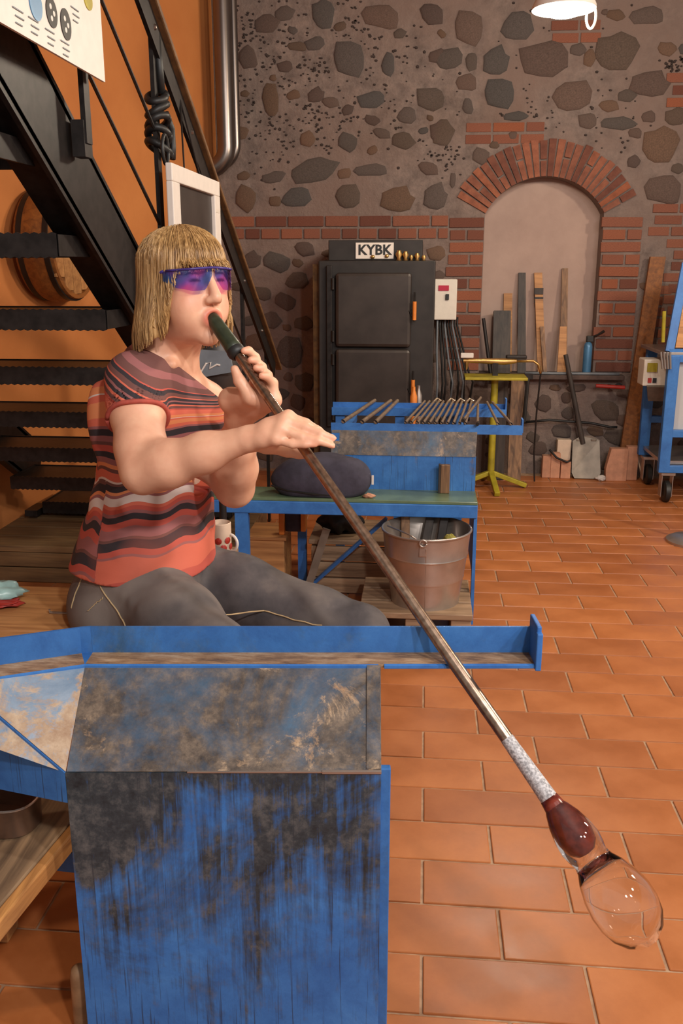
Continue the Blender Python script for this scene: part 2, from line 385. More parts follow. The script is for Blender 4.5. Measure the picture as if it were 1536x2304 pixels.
for q in SP.split():
    a, b, c, d = map(float, q.split(',')); p = at(a, b, WY); stone(p[0], p[2], c*PXM, d*PXM, random.uniform(-.25, .25))
# bricks
brick_me = None
bs = build(MB().box((0, 0, 0), (1, 1, 1), bev=.03), 'brick', 'wall_brick', wb, origin=(0, 0, 0)); put(bs, (4.1, WY, 3.4), wb); bs.scale = (.2, .03, .06)
occ = []
def brick(x0, x1, z0, z1, rot=0.0, d=.016):
    o = inst(bs, ((x0+x1)/2, WY+.006, (z0+z1)/2), wb, (x1-x0, d*2+random.uniform(-.004, .004), z1-z0), (0, rot+random.uniform(-.012, .012), 0)); occ.append((x0, x1, z0, z1))
PZ = .0725
for s_, (xa, xb) in enumerate(((.135, .344), (1.066, 1.29))):
    for i in range(13):
        z0 = SILL+.02 + i*PZ; z1 = z0+PZ-.016; xs = [xa, xb]
        j = random.uniform(-.02, .02); 
        if i % 2: cut = xa + (xb-xa)*random.choice((.42, .5, .6)); brick(xa-j, cut-.007, z0, z1); brick(cut+.007, xb, z0, z1)
        else: brick(xa+j, xb, z0, z1)
x = -1.29
for row, (z0, z1) in enumerate(((1.545, 1.605), (1.472, 1.530))):
    x = -1.30 + row*.05
    while x < .10:
        L = .20 if row == 0 else .105
        L += random.uniform(-.02, .03); brick(x, min(x+L, .125), z0, z1); x += L+.014
def patch(px0, px1, py0, py1, L=.14):
    a = at(px0, py0, WY); b = at(px1, py1, WY); z = b[2]; r_ = 0
    while z < a[2]-.03:
        x = a[0] + random.uniform(0, .05)
        while x < b[0]-.04:
            L2 = L+random.uniform(-.04, .05); brick(x, min(x+L2, b[0]), z, z+.05, d=.012); x += L2+.014
        z += .066
patch(1035, 1222, 262, 322); patch(1235, 1350, 55, 95); patch(1462, 1560, 455, 530); patch(1500, 1600, 530, 830); patch(1455, 1500, 640, 760, .08); patch(1500, 1600, 150, 240)
NA = 24; am = MB
for i in range(NA):
    t0 = a0 + (math.pi-2*a0)*i/NA + .010; t1 = a0 + (math.pi-2*a0)*(i+1)/NA - .010
    cuts = [RI, RO-random.uniform(0, .02)] if i % 3 else [RI, RI+.11+random.uniform(-.03, .03), RO-random.uniform(0, .02)]
    for q in range(len(cuts)-1):
        ra, rb = cuts[q]+(.006 if q else 0), cuts[q+1]-.006
        P4 = [(r_, t) for r_, t in ((ra, t0), (rb, t0), (rb, t1), (ra, t1))]
        m = MB(); d = random.uniform(.012, .02)
        m.add([(ARX+r_*math.cos(t), y, ARZ+r_*math.sin(t)) for y in (WY+.02, WY-d) for r_, t in P4], [(0, 1, 2, 3), (7, 6, 5, 4), (0, 4, 5, 1), (1, 5, 6, 2), (2, 6, 7, 3), (3, 7, 4, 0)])
        build(m, 'brick', 'wall_brick', wb)
# smaller stones between, then dark chips pressed into the mortar
def free(x, z, r_):
    if math.hypot(x-ARX, z-ARZ) < RO+r_*.8 and z > ARZ: return False
    if .12-r_ < x < 1.30+r_ and SILL-.03-r_ < z < 1.64: return False
    for (a, b, c, d) in occ:
        if a-r_ < x < b+r_ and c-r_ < z < d+r_: return False
    for (a, b, R1, R2) in placed:
        if math.hypot(x-a, z-b) < (R1+R2)/2*1.02 + r_: return False
    return True
tries = 0
while len(placed) < 245 and tries < 14000:
    tries += 1; x = random.uniform(-1.25, 2.2); z = random.uniform(.05, 2.75); r_ = random.uniform(.018, .062) if tries < 4000 else random.uniform(.015, .035)
    if free(x, z, r_*1.08): stone(x, z, r_*2*random.uniform(1., 1.35), r_*1.7, random.uniform(-.5, .5))
while len(placed) < 295 and tries < 26000:
    tries += 1; x = random.uniform(2.2, 4.1); z = random.uniform(.1, 3.2); r_ = random.uniform(.05, .14)
    if free(x, z, r_*1.1): stone(x, z, r_*2*1.2, r_*1.7, random.uniform(-.4, .4))
chips = MB(); n_ = 0; tries = 0
cl = [(at(a, b, WY), s_) for a, b, s_ in ((640, 180, 45), (690, 240, 45), (580, 250, 50), (740, 290, 40), (590, 40, 50), (700, 80, 80), (560, 110, 40), (880, 130, 60), (640, 340, 60), (900, 250, 60), (800, 60, 60), (1510, 150, 20), (1250, 250, 50), (1400, 250, 60), (1000, 350, 30), (1200, 100, 120))]
while n_ < 620 and tries < 20000:
    tries += 1; (c, s_) = random.choice(cl); x = c[0]+random.gauss(0, s_*PXM); z = c[2]+random.gauss(0, s_*PXM*.8); r_ = random.uniform(.006, .014)
    if x < -1.28 or not free(x, z, r_*.8): continue
    k_ = 5; th = random.uniform(0, 6); e = random.uniform(.6, 1.0)
    ring = [(x+r_*math.cos(th+q*2*math.pi/k_), z+e*r_*math.sin(th+q*2*math.pi/k_)) for q in range(k_)]
    chips.add([(a, WY+.004, b) for a, b in ring]+[((a+x)/2, WY-.007, (b+z)/2) for a, b in ring], [tuple(range(5, 10))]+[(q, (q+1) % 5, 5+(q+1) % 5, 5+q) for q in range(5)]); n_ += 1
simple('stone_chip', (62, 50, 46), .85, 0, .3, 10)
build(chips, 'stone_chips', 'stone_chip', wb, kind='stuff')
simple('ceiling_plaster', (150, 128, 110), .9)
build(MB().box((.2, 2.6, 3.55), (8.6, 8.2, .1)), 'ceiling', 'ceiling_plaster', kind='structure')
# ---- left wall, plastered orange, runs at an angle to the back wall
def wlx(Y): return -1.31 - .327*(WY-Y)
m = MB(); m.sheet([(wlx(-1.2), -1.2, -.02), (wlx(WY+.1), WY+.1, -.02), (wlx(WY+.1), WY+.1, 3.5), (wlx(-1.2), -1.2, 3.5)], .1)
for i in range(len(m.v)): m.v[i] = (m.v[i][0]-.05, m.v[i][1], m.v[i][2])
wl = build(m, 'wall_left', 'orange_plaster', kind='structure')
# ================================================================ STAIRS
SX0, SX1 = -1.78, -.86
ST = thing('staircase', ((SX0+SX1)/2, 3.2, 0.17), 'open black steel staircase with railing along the orange wall', 'staircase')
SL = .19/.30
def zc(Y): return 1.35 - (Y-2.15)*SL
def tread(Yn, z):
    m = MB(); top = z+.027; bot = z-.027; n = 42; V = []
    xs = np.linspace(SX0+.01, SX1-.01, 2*n+1)
    up_ = [(x, top+(.003 if i % 2 else -.001)) for i, x in enumerate(xs)]; dn = [(x, bot-(.003 if i % 2 else -.001)) for i, x in enumerate(xs)]
    N = len(xs)
    for y in (Yn, Yn+.005):
        V += [(x, y, zz) for x, zz in up_] + [(x, y, zz) for x, zz in dn]
    F = []
    for i in range(N-1):
        F += [(i, i+1, N+i+1, N+i), (2*N+i+1, 2*N+i, 3*N+i, 3*N+i+1), (i, 2*N+i, 2*N+i+1, i+1), (N+i+1, 3*N+i+1, 3*N+i, N+i)]
    m.add(V, F)
    m.box(((SX0+SX1)/2, Yn+.13, top-.008), (SX1-SX0-.02, .25, .006))
    m.box(((SX0+SX1)/2, Yn+.255, z), (SX1-SX0-.02, .006, .052))
    for x in (SX0+.012, SX1-.012): m.box((x, Yn+.13, z), (.008, .25, .05))
    return m
for i in range(-6, 7):
    build(tread(2.15+.3*i, 1.35-.19*i), 'tread', 'black_steel', ST)
for x, w_ in ((SX1-.02, .09), (SX0-.03, .05)):
    m = MB(); ya, yb = .2, (4.13 if x > -1 else 4.0); cz = lambda Y: zc(Y)+.215
    xr = x+w_/2
    m.bar((x+w_/2-.006, ya, cz(ya)), (x+w_/2-.006, yb, cz(yb)), .012, .205)          # web
    for s_ in (-1, 1): m.bar((x, ya, cz(ya)+s_*.1), (x, yb, cz(yb)+s_*.1), w_, .014)   # flanges
    if x < -1: m.box((x, 3.98, .19), (.06, .14, .03))
    build(m, 'stringer', 'black_steel', ST)
RX = -.785
def hz(Y): return 2.0 - (Y-2.67)*.592
m = MB(); m.bar((RX, .6, hz(.6)), (RX, 4.72, hz(4.72)), .012, .085); hr = build(m, 'handrail', 'black_steel', ST)
m = MB(); m.bar((RX+.010, .6, hz(.6)+.046), (RX+.010, 4.82, hz(4.82)+.046), .034, .018, bev=.005); build(m, 'wooden_rail', 'handrail_wood', hr)
for Y in (2.0, 2.35, 2.75, 3.13, 3.5, 3.95, 4.35):
    m = MB(); m.lathe((RX+.006, Y, hz(Y)), [(.0, .007), (.006, .006), (.009, 0)], 8, (1, 0, 0)); build(m, 'bolt', 'duct_steel', hr)
for Y in (1.0, 1.6, 2.2, 2.78, 3.38, 3.98, 4.55):
    m = MB(); zb = max(zc(Y)+.26, .0) if Y < 4.2 else .0; m.box((RX-.012, Y, (zb+hz(Y))/2), (.012, .036, hz(Y)-zb)); build(m, 'post', 'black_steel', ST)
    if Y < 4.2: build(MB().box((RX-.025, Y, zc(Y)+.27), (.03, .05, .08)), 'post_clamp', 'black_steel', ST)
for dz in (.26, .52):
    m = MB(); m.tube([(RX-.012, .8, hz(.8)-dz), (RX-.012, 4.5, hz(4.5)-dz)], .005, 6); build(m, 'rail_cable', 'black_steel', ST)
# landing platform under the stairs' foot
PT = thing('platform', (-1.4, 4.0, 0), 'low wooden platform of boards at the foot of the steel stairs', 'platform')
for i in range(6):
    y0 = 3.50+i*.145; xl = max(-1.88, -1.31-.327*(WY-y0-.14)+.004); m = MB(); m.box(((xl-.76)/2, y0+.07, .15), (-.76-xl, .14, .028), bev=.003); build(m, 'board', 'platform_wood', PT)
for i in range(2):
    m = MB(); m.box((-1.32, 3.512, .034+i*.068), (1.12, .02, .064), bev=.003); build(m, 'front_board', 'platform_wood', PT)
build(MB().box((-1.285, 3.95, .065), (1.02, .80, .12)), 'frame', 'platform_wood', PT)
# ================================================================ FOREGROUND BENCH (glassworker's bench with shielded arm)
FB = thing('glassblowing_bench', udz(-.2, 1.3, 0), 'worn blue steel glassblowing bench with sooty sloping shield and arm rail', 'bench')
U0, U1 = -.430, .062
# main panel down to the floor with folded right edge
m = MB(); m.sheet([udz(U0, 1.25, .54), udz(U1, 1.25, .54), udz(U1, 1.25, 0), udz(U0, 1.25, 0)], .005); build(m, 'front_panel', 'blue_panel', FB)
m = MB(); m.bar(udz(U1+.004, 1.258, 0.0), udz(U1+.004, 1.258, .545), .022, .014, up=N2, bev=.002); build(m, 'corner_post', 'blue_rail', FB)
# sloping shield
m = MB(); m.sheet([udz(-.433, 1.40, .648), udz(U1+.004, 1.40, .648), udz(U1, 1.25, .54), udz(U0+.002, 1.25, .54)], .005); sh = build(m, 'sloping_shield', 'blue_shield', FB)
m = MB(); m.bar(udz(U1-.012, 1.252, .5435), udz(U1-.008, 1.398, .6515), .022, .006, up=(0, -.5, 1)); build(m, 'edge_strip', 'blue_shield', sh)
m = MB(); m.tube([udz(-.03, 1.247, .542), udz(U1, 1.247, .542)], .0035, 6); m.tube([udz(-.24, 1.248, .5415), udz(-.03, 1.248, .5415)], .0022, 6); build(m, 'weld_bead', 'galvanised', sh)
# angled left end of the shield and its apron
L0, L1 = udz(-.433, 1.40, .648), udz(-.75, 1.278, .648)
B0 = udz(U0, 1.25, .54); B1 = B0 + (udz(-.5445, 1.301, .610)-B0)*1.6
m = MB(); m.sheet([L0, B0, B1, L1], .005); build(m, 'end_shield', 'blue_shield_end', FB)
m = MB(); m.sheet([B0, B1, B1*np.array([1, 1, 0])+np.array([0, 0, .470]), B0*np.array([1, 1, 0])+np.array([0, 0, .487])], .005); build(m, 'end_apron', 'blue_apron', FB)
# arm rail: angle iron, bed and back flange, two runs, and the stop
def railrun(pa, pb, nin, w=.053, h=.05):
    """pa->pb front lip; nin = horizontal inward normal"""
    m1 = MB(); m1.sheet([pa, pb, pb+nin*w, pa+nin*w], .005); m2 = MB(); m2.sheet([pa+nin*w, pb+nin*w, pb+nin*w+np.array([0, 0, h]), pa+nin*w+np.array([0, 0, h])], .005); return m1, m2
A = udz(-.433, 1.400, .650); Bq = udz(.330, 1.400, .650)
m1, m2 = railrun(A, Bq, N2); bed = build(m1, 'rail_bed', 'rail_bed', FB); build(m2, 'rail_back', 'blue_rail', FB)
dl = (udz(-.571, 1.347, .65)-A); dl = dl/np.linalg.norm(dl); nl = np.cross(np.array([0, 0, 1.]), -dl)
m1, m2 = railrun(A+dl*.5, A+np.array([0, 0, .0]), nl); build(m1, 'rail_bed', 'rail_bed', FB); build(m2, 'rail_back', 'blue_rail', FB)
m = MB(); m.sheet([A+nl*.0535, A+N2*.0535, A+N2*.0535+np.array([0, 0, .05]), A+nl*.0535+np.array([0, 0, .05])], .005); m.sheet([A, A+N2*.053, A+nl*.053], .005); build(m, 'rail_corner', 'blue_rail', FB)
m = MB(); m.tube([A+dl*.5, A, udz(U1, 1.399, .650)], .004, 6); m.tube([udz(U1+.01, 1.399, .650), Bq], .0045, 6); build(m, 'rail_lip', 'blue_paint', FB)
m = MB(); m.bar(udz(.330, 1.428, .645), udz(.330, 1.428, .722), .060, .008, up=RT, bev=.002)
st = build(m, 'rail_stop', 'blue_paint', FB)
m = MB(); m.bar(udz(.330, 1.396, .645), udz(.330, 1.396, .712), .012, .010, up=RT, bev=.002); build(m, 'stop_edge', 'blue_paint', st)
for u in (-.36, 0.02): build(MB().box(udz(u, 1.43, .325), (.04, .04, .64), YAW), 'leg', 'blue_paint', FB)
build(MB().bar(udz(-.64, 1.42, .28), udz(-.38, 1.38, .28), .03, .04), 'cross_bar', 'blue_paint', FB)
# far side of the bench: two legs carry the seat
SEAT = thing('bench_seat', (-.75, 2.0, 0), 'tan wooden seat plank with drawer apron beside the blue bench shield', 'seat')
m = MB(); m.box((-.945, 1.985, .486), (.95, .29, .028), .02, bev=.004); build(m, 'seat_plank', 'tan_wood', SEAT)
m = MB(); m.box((-.945, 1.865, .40), (.91, .022, .145), .02, bev=.003); ap = build(m, 'apron', 'tan_wood', SEAT)
a = atz(112, 1378, .503); m = MB(); m.tube([a+np.array([0, 0, .008]), a, a+np.array([.045, 0, 0])], .003, 6); build(m, 'latch', 'galvanised', ap)
for x in (-1.36, -.53):
    for y in (1.90, 2.08): build(MB().box((x, y, .236), (.05, .05, .472)), 'leg', 'tan_wood', SEAT)
# crumpled bag on the seat
def lump(c, r_, seed, n=(28, 16), amp=.35, flat=1.0):
    V = []; F = []; nu, nv = n
    for j in range(nv+1):
        th = math.pi*j/nv
        for i in range(nu):
            ph = 2*math.pi*i/nu; d = Vector((math.sin(th)*math.cos(ph), math.sin(th)*math.sin(ph), math.cos(th)))
            q = 1 + amp*mnoise.noise(d*2.3+Vector((seed, 0, 0))) + amp*.5*mnoise.noise(d*6+Vector((0, seed, 0)))
            V.append((c[0]+r_[0]*q*d.x, c[1]+r_[1]*q*d.y, max(c[2]-r_[2]*flat, c[2]+r_[2]*q*d.z)))
    for j in range(nv):
        for i in range(nu): F.append((j*nu+i, (j+1)*nu+i, (j+1)*nu+(i+1) % nu, j*nu+(i+1) % nu))
    m = MB(); m.add(V, F); return m
a = atz(8, 1352, .503)
bg = build(lump((a[0]-.03, a[1], .526), (.075, .05, .026), 3.1), 'plastic_bag', 'teal_bag', smooth=180, label='crumpled pale teal plastic bag lying on the wooden bench seat', cat='bag')
build(lump((a[0]-.0, a[1]-.03, .511), (.06, .03, .009), 5.2), 'bag_rim', 'red_plastic', bg, smooth=180)
# wooden shelf with tin in front, low left
SH = thing('low_table', (-.80, 1.2, 0), 'rough wooden low table with scorched top beside the blue panel', 'table')
zt = .36; q0 = atz(150, 1862, zt); q1 = atz(0, 2040, zt); dd = (q1-q0); dd = dd/np.linalg.norm(dd); nn = np.array([dd[1], -dd[0], 0]); nn = nn*np.sign(-nn[0])
wood('scorched_wood', (150, 122, 92), (72, 56, 44), axis=1)
for i in range(3):
    b0 = q0 + nn*(.002+i*.155); m = MB(); m.bar(b0+nn*.075-dd*.16-np.array([0, 0, .016]), b0+nn*.075+dd*.62-np.array([0, 0, .016]), .150, .032, bev=.003); build(m, 'plank', 'scorched_wood', SH)
m = MB(); e0 = q0 - np.array([0, 0, .018]); m.bar(e0-dd*.16-nn*.008, e0+dd*.62-nn*.008, .018, .034, bev=.003); build(m, 'edge_board', 'tan_wood_y', SH)
for t_ in (-.12, .52):
    for s_ in (.24, .42): build(MB().box(q0+nn*s_+dd*t_-np.array([0, 0, zt/2+.016]), (.05, .05, zt-.034)), 'leg', 'tan_wood', SH)
# oval tin on the low table
c = atz(60, 1870, zt) + np.array([-.07, .02, 0]); m = MB(); nseg = 40; V = []
def oval(t, off): 
    x = (.085+off)*math.copysign(abs(math.cos(t))**.6, math.cos(t)); y = (.048+off)*math.copysign(abs(math.sin(t))**.75, math.sin(t)); return x, y
R2 = lambda x, y: (x*math.cos(-.1)-y*math.sin(-.1), x*math.sin(-.1)+y*math.cos(-.1))
for off, z in ((-.006, .003), (-.004, 0), (0, .004), (0.002, .052), (.004, .056), (0.0, .056), (-.002, .006), (-.03, .004)):
    for j in range(nseg): x, y = R2(*oval(2*math.pi*j/nseg, off)); V.append((c[0]+x, c[1]+y, zt+z))
F = [(i*nseg+j, i*nseg+(j+1) % nseg, (i+1)*nseg+(j+1) % nseg, (i+1)*nseg+j) for i in range(7) for j in range(nseg)] + [tuple(range(nseg)), tuple(7*nseg+j for j in range(nseg))]
m.add(V, F); simple('tin', (142, 116, 100), .3, .8, .35, 20)
tin = build(m, 'oval_tin', 'tin', smooth=40, label='shallow oval metal tin on the scorched low table', cat='tin')
m = MB(); m.tube([np.array([c[0]+R2(*oval(2*math.pi*j/nseg, .003))[0], c[1]+R2(*oval(2*math.pi*j/nseg, .003))[1], zt+.057]) for j in range(nseg+1)], .0022, 6); build(m, 'rim', 'galvanised', tin)
# wooden handle end behind the panel's foot
a = at(180, 2212, 1.30); a = udz(-.458, 1.30, .085); m = MB(); m.lathe((a[0], a[1], 0), [(.0, 0), (.014, 0), (.015, .06), (.0155, .12), (.013, .135), (.006, .141), (0, .142)], 16, axis=(.05, -.06, 1)); simple('worn_handle', (176, 140, 104), .5, 0, .4, 25)
build(m, 'wooden_stake', 'worn_handle', smooth=50, label='short worn rounded wooden stake standing beside the blue front panel', cat='stake')
# ================================================================ BLOWPIPE AND GLASS
PM = at(478, 716, 1.80); PR = udz((1008-768)/FPX*1.516, 1.400, .671); PD = (PR-PM)/np.linalg.norm(PR-PM)
BP = thing('blowpipe', PM+PD*1.1, 'long steel blowpipe with green mouth grip and clear glass bubble', 'blowpipe')
def pp(L): return PM+PD*L
m = MB(); m.tube([pp(.08), pp(.33), pp(.6), pp(.8), pp(.98)], [.0095, .0100, .0105, .0108, .0112], 20); build(m, 'tube', 'pipe_steel', BP, smooth=50)
m = MB(); m.tube([pp(.975), pp(1.03), pp(1.085), pp(1.10)], [.0114, .0128, .0145, .0142], 20); build(m, 'ash_coated_end', 'pipe_ash', BP, smooth=50)
m = MB(); m.lathe(PM-PD*.004, [(.003, 0), (.0105, 0), (.0128, .004), (.0145, .02), (.0165, .078), (.017, .090), (.0145, .094), (.004, .094)], 24, PD); g = build(m, 'mouth_grip', 'green_rubber', BP, smooth=40)
m = MB(); m.lathe(PM+PD*.088, [(.012, 0), (.0180, .001), (.0182, .009), (.015, .016), (.011, .018)], 24, PD); build(m, 'grip_collar', 'black_rubber', g, smooth=40)
# gather: opaque red core inside clear glass, then the blown bulb
m = MB(); m.lathe(pp(1.085), [(0, -.002), (.0150, 0), (.0165, .010), (.0190, .028), (.0205, .050), (.0205, .068), (.0175, .084), (.010, .093), (0, .095)], 32, PD); build(m, 'red_core', 'red_gather', BP, smooth=180)
prof = [(.0, .012), (.0165, .014), (.0200, .020), (.0275, .038), (.0330, .062), (.0345, .080), (.0320, .094), (.0290, .104), (.0310, .114), (.0400, .130), (.0480, .152), (.0520, .175), (.0510, .196), (.0450, .217), (.0330, .234), (.0160, .245), (.0, .248)]
inner = [(.0, .107), (.012, .109), (.021, .114), (.030, .121)] + [(r_-.0022 if h < .225 else max(r_-.004, 0), h if h < .225 else h-.003) for r_, h in prof if h > .125]
m = MB(); m.lathe(pp(1.085), prof, 48, PD); m.lathe(pp(1.085), [(max(r_, 0), h) for r_, h in inner], 48, PD)
gb = build(m, 'glass_bubble', 'clear_glass', BP, smooth=180)
# the cavity must face the other way: flip the inner surface
bm = bmesh.new(); bm.from_mesh(gb.data); bm.faces.ensure_lookup_table(); nf = (len(prof)-1)*48; A0 = Vector(pp(1.085)) - Vector(ORG[gb.name]); DV = Vector(PD)
for part, want in ((range(nf), 1), (range(nf, len(bm.faces)), -1)):
    sm = 0
    for i in part:
        f_ = bm.faces[i]; c_ = f_.calc_center_median()-A0; rad = c_-DV*c_.dot(DV); sm += f_.normal.dot(rad)*f_.calc_area()
    if sm*want < 0:
        for i in part: bm.faces[i].normal_flip()
bm.to_mesh(gb.data); bm.free()
def nrm_(v): v = np.array(v, float); return v/np.linalg.norm(v)
# ================================================================ BACKGROUND BENCH
BB = thing('work_bench', (-.2, 3.5, 0), 'blue steel bench with arm rails and green top behind the seated person', 'bench')
ZT2 = .466
m = MB(); m.box((-.31, 3.275, ZT2+.006), (1.03, .17, .012), bev=.002); build(m, 'glass_top', 'green_glasstop', BB)
m = MB(); m.box((-.30, 3.20, ZT2-.024), (1.01, .03, .048), bev=.003); build(m, 'front_beam', 'blue_paint', BB)
build(MB().box((-.30, 3.36, ZT2-.03), (1.01, .03, .06), bev=.003), 'back_beam', 'blue_paint', BB)
build(MB().box((.200, 3.22, ZT2/2), (.012, .045, ZT2)), 'leg', 'blue_paint', BB)
build(MB().box((.197, 3.36, .32), (.006, .26, .24)), 'side_plate', 'blue_paint', BB)
build(MB().box((-.665, 3.205, (ZT2-.04)/2), (.050, .03, ZT2-.04)), 'leg', 'blue_paint', BB)
build(MB().box((-.49, 3.58, (ZT2-.06)/2), (.035, .03, ZT2-.06)), 'leg', 'blue_paint', BB)
build(MB().box((.15, 3.60, (ZT2-.06)/2), (.035, .03, ZT2-.06)), 'leg', 'blue_paint', BB)
m = MB(); m.bar(at(868, 1168, 3.35), at(690, 1325, 3.45), .012, .032, up=(0, 1, 0)); build(m, 'diagonal_brace', 'blue_paint', BB)
# shield with a sooty sloping upper half
m = MB(); m.box((-.07, 3.36, .535), (.545, .006, .155)); build(m, 'shield', 'blue_bench_far', BB)
m = MB(); m.sheet([(-.345, 3.357, .61), (.20, 3.357, .61), (.205, 3.385, .700), (-.345, 3.385, .700)], .006); build(m, 'sloping_shield', 'blue_shield', BB)
m = MB(); m.box((.012, 3.41, .700), (.72, .05, .005)); m.box((.012, 3.387, .710), (.72, .005, .036)); build(m, 'arm_rail', 'blue_paint', BB)
build(MB().box((.372, 3.41, .725), (.006, .05, .05)), 'rail_stop', 'blue_paint', BB)
m = MB(); m.box((-.02, 3.90, .700), (.75, .05, .005)); m.box((-.02, 3.925, .708), (.75, .005, .042)); m.box((-.02, 3.877, .696), (.75, .006, .034)); build(m, 'arm_rail', 'blue_paint', BB)
build(MB().box((.352, 3.90, .73), (.006, .05, .055)), 'rail_stop', 'blue_paint', BB)
for x in (-.36, -.10, .12):
    build(MB().box((x, 3.90, .345), (.04, .02, .69)), 'leg', 'blue_paint', BB)
for x in (-.30, .15): build(MB().bar((x, 3.41, .67), (x, 3.90, .67), .03, .03), 'cross_bar', 'blue_paint', BB)
build(MB().box((-.33, 3.385, .57), (.03, .03, .24)), 'shield_post', 'blue_paint', BB)
# rods resting across both arm rails
RODS = [(772, 958, 842, 900), (815, 955, 878, 898), (845, 955, 893, 895)] + [(912+i*13.5, 960-(i % 3), 955+i*10.5, 893+(i % 4)*2) for i in range(11)] + [(1150, 955, 1107, 898), (1120, 955, 1095, 895), (1042, 958, 1078, 900), (1075, 957, 1072, 897)]
for i, (xa, ya, xb, yb) in enumerate(RODS):
    a = at(xa, ya-4, 3.38); a[2] = .735; b = at(xb, yb+8, 3.92); b[2] = .737
    if i == 16: a[2] += .0125; b[2] += .0125; d = (b-a)/np.linalg.norm(b-a)
    m = MB(); r_ = .0055 if i > 2 else .008; m.tube([a-d*.015, b+d*(.10 if i < 3 else .05)], r_, 8)
    lab = (('thick steel blowpipe on the blue arm rails, farthest from the close row', 'thick steel blowpipe on the blue arm rails, middle of the loose three', 'thick steel blowpipe on the blue arm rails, nearest the close row')[i], 'loose rods on the rails') if i < 3 else (('thin iron rod in the close row on the blue arm rails', 'row of rods on the rails') if i < 14 else ('iron rod slanting the other way on the blue arm rails', 'slanting rods on the rails'))
    root = build(m, 'iron_rod', 'rod_steel', smooth=50, label=lab[0], cat='rod', group=lab[1])
    m = MB(); m.tube([a-d*.02, a+d*.012], r_*1.25, 8); build(m, 'dark_tip', 'dark_iron', root, smooth=50)
    if i in (5, 8, 10, 12):
        m = MB(); e = b+d*.05; m.tube([e, e+np.array([.012, .02, .01]), e+np.array([.03, .012, 0])], r_, 8); build(m, 'hooked_end', 'rod_steel', root, smooth=50)
a = at(1120, 958, 3.41); build(lump((a[0], a[1], .709), (.03, .015, .006), 2), 'rag', 'white_paint', smooth=180, label='small white rag lying on the blue arm rail', cat='rag')
# bag on the bench
BG = thing('cloth_bag', (-.39, 3.28, ZT2+.012), 'dark navy cloth bag slumped on the green bench top', 'bag')
def pillow(c, sx, sy, sz, seed, nu=48, nv=20):
    V = []; F = []
    for j in range(nv+1):
        th = math.pi*j/nv
        for i in range(nu):
            ph = 2*math.pi*i/nu; cx = math.copysign(abs(math.cos(ph))**.7, math.cos(ph)); sy_ = math.copysign(abs(math.sin(ph))**.8, math.sin(ph))
            rr = math.sin(th)**.6; x = sx*rr*cx; y = sy*rr*sy_; z = sz*math.cos(th)
            z += .010*mnoise.noise(Vector((x*9, y*9, seed))) ; z *= (1-.35*max(0, -x/sx)**2-.10*max(0, x/sx)**2)
            V.append((c[0]+x, c[1]+y+.008*mnoise.noise(Vector((x*14, z*14, seed))), max(c[2]-sz*.55, c[2]+z)))
    for j in range(nv):
        for i in range(nu): F.append((j*nu+i, (j+1)*nu+i, (j+1)*nu+(i+1) % nu, j*nu+(i+1) % nu))
    return MB().add(V, F)
build(pillow((-.375, 3.275, ZT2+.012+.054), .190, .082, .098, 4), 'bag_body', 'navy_cloth', BG, smooth=180)
m = MB(); m.tube([(-.555, 3.225, .516), (-.49, 3.204, .503), (-.40, 3.197, .494), (-.30, 3.199, .488)], .004, 6); build(m, 'zip', 'black_rubber', BG)
m = MB(); m.box(at(838, 1080, 3.25), (.008, .006, .035), bev=.001); build(m, 'label_tab', 'white_paint', BG)
a = at(830, 1112, 3.22); build(lump((a[0], a[1], ZT2+.02), (.022, .012, .009), 9), 'pink_cloth', 'brick_dust', smooth=180, label='scrap of pink cloth beside the navy bag', cat='cloth')
a = at(1000, 1105, 3.32); m = MB(); m.box((a[0], a[1], ZT2+.012+.055), (.035, .02, .11), bev=.003); o = build(m, 'wood_block', 'upright_wood', label='upright wooden block standing on the green bench top', cat='block'); build(MB().box((a[0]-.021, a[1], ZT2+.012+.056), (.008, .018, .112), bev=.002), 'charred_side', 'charred_wood', o)
# galvanised bucket on a pallet
PL = thing('pallet', (.0, 3.12, 0), 'small wooden pallet under the galvanised bucket', 'pallet')
for i in range(3): build(MB().box((-.01, 3.03+i*.13, .115), (.40, .115, .022), bev=.003), 'deck_board', 'pallet_wood', PL)
for i in range(3): build(MB().box((-.17+i*.16, 3.16, .052), (.07, .36, .104), bev=.003), 'block', 'pallet_wood', PL)
bx, by = at(955, 1360, 3.12)[0], 3.12; zb = .126
BK = thing('bucket', (bx, by, zb), 'galvanised steel bucket with tools on the wooden pallet', 'bucket')
m = MB(); m.lathe((bx, by, zb), [(0, .012), (.116, .012), (.120, 0), (.124, .0), (.124, .012), (.135, .09), (.1365, .094), (.1385, .10), (.1375, .106), (.147, .175), (.1485, .180), (.1505, .184), (.149, .188), (.1565, .262), (.160, .266), (.160, .272), (.156, .274), (.153, .268), (.118, .02), (0, .016)], 48)
bk = build(m, 'bucket_body', 'galvanised', BK, smooth=35)
m = MB(); m.tube([(bx+.159*math.cos(t), by+.159*math.sin(t), zb+.271) for t in np.linspace(0, 2*math.pi, 49)], .0042, 8); build(m, 'rolled_rim', 'galvanised', bk, smooth=180)
m = MB(); m.box((bx-.012, by-.150, zb+.235), (.028, .008, .05), bev=.003); build(m, 'handle_lug', 'galvanised', bk)
m = MB(); m.tube([(bx-.012+.012*math.cos(t), by-.162, zb+.262+.012*math.sin(t)) for t in np.linspace(0, 2*math.pi, 20)], .0035, 8); m.tube([(bx-.02, by-.160, zb+.265), (bx-.06, by-.12, zb+.28), (bx-.14, by, zb+.275)], .003, 6); build(m, 'handle_wire', 'galvanised', BK, smooth=180)
m = MB(); m.tube([(bx, by-.1225, zb+.005), (bx-.001, by-.155, zb+.24)], .002, 6); build(m, 'seam', 'galvanised', bk)
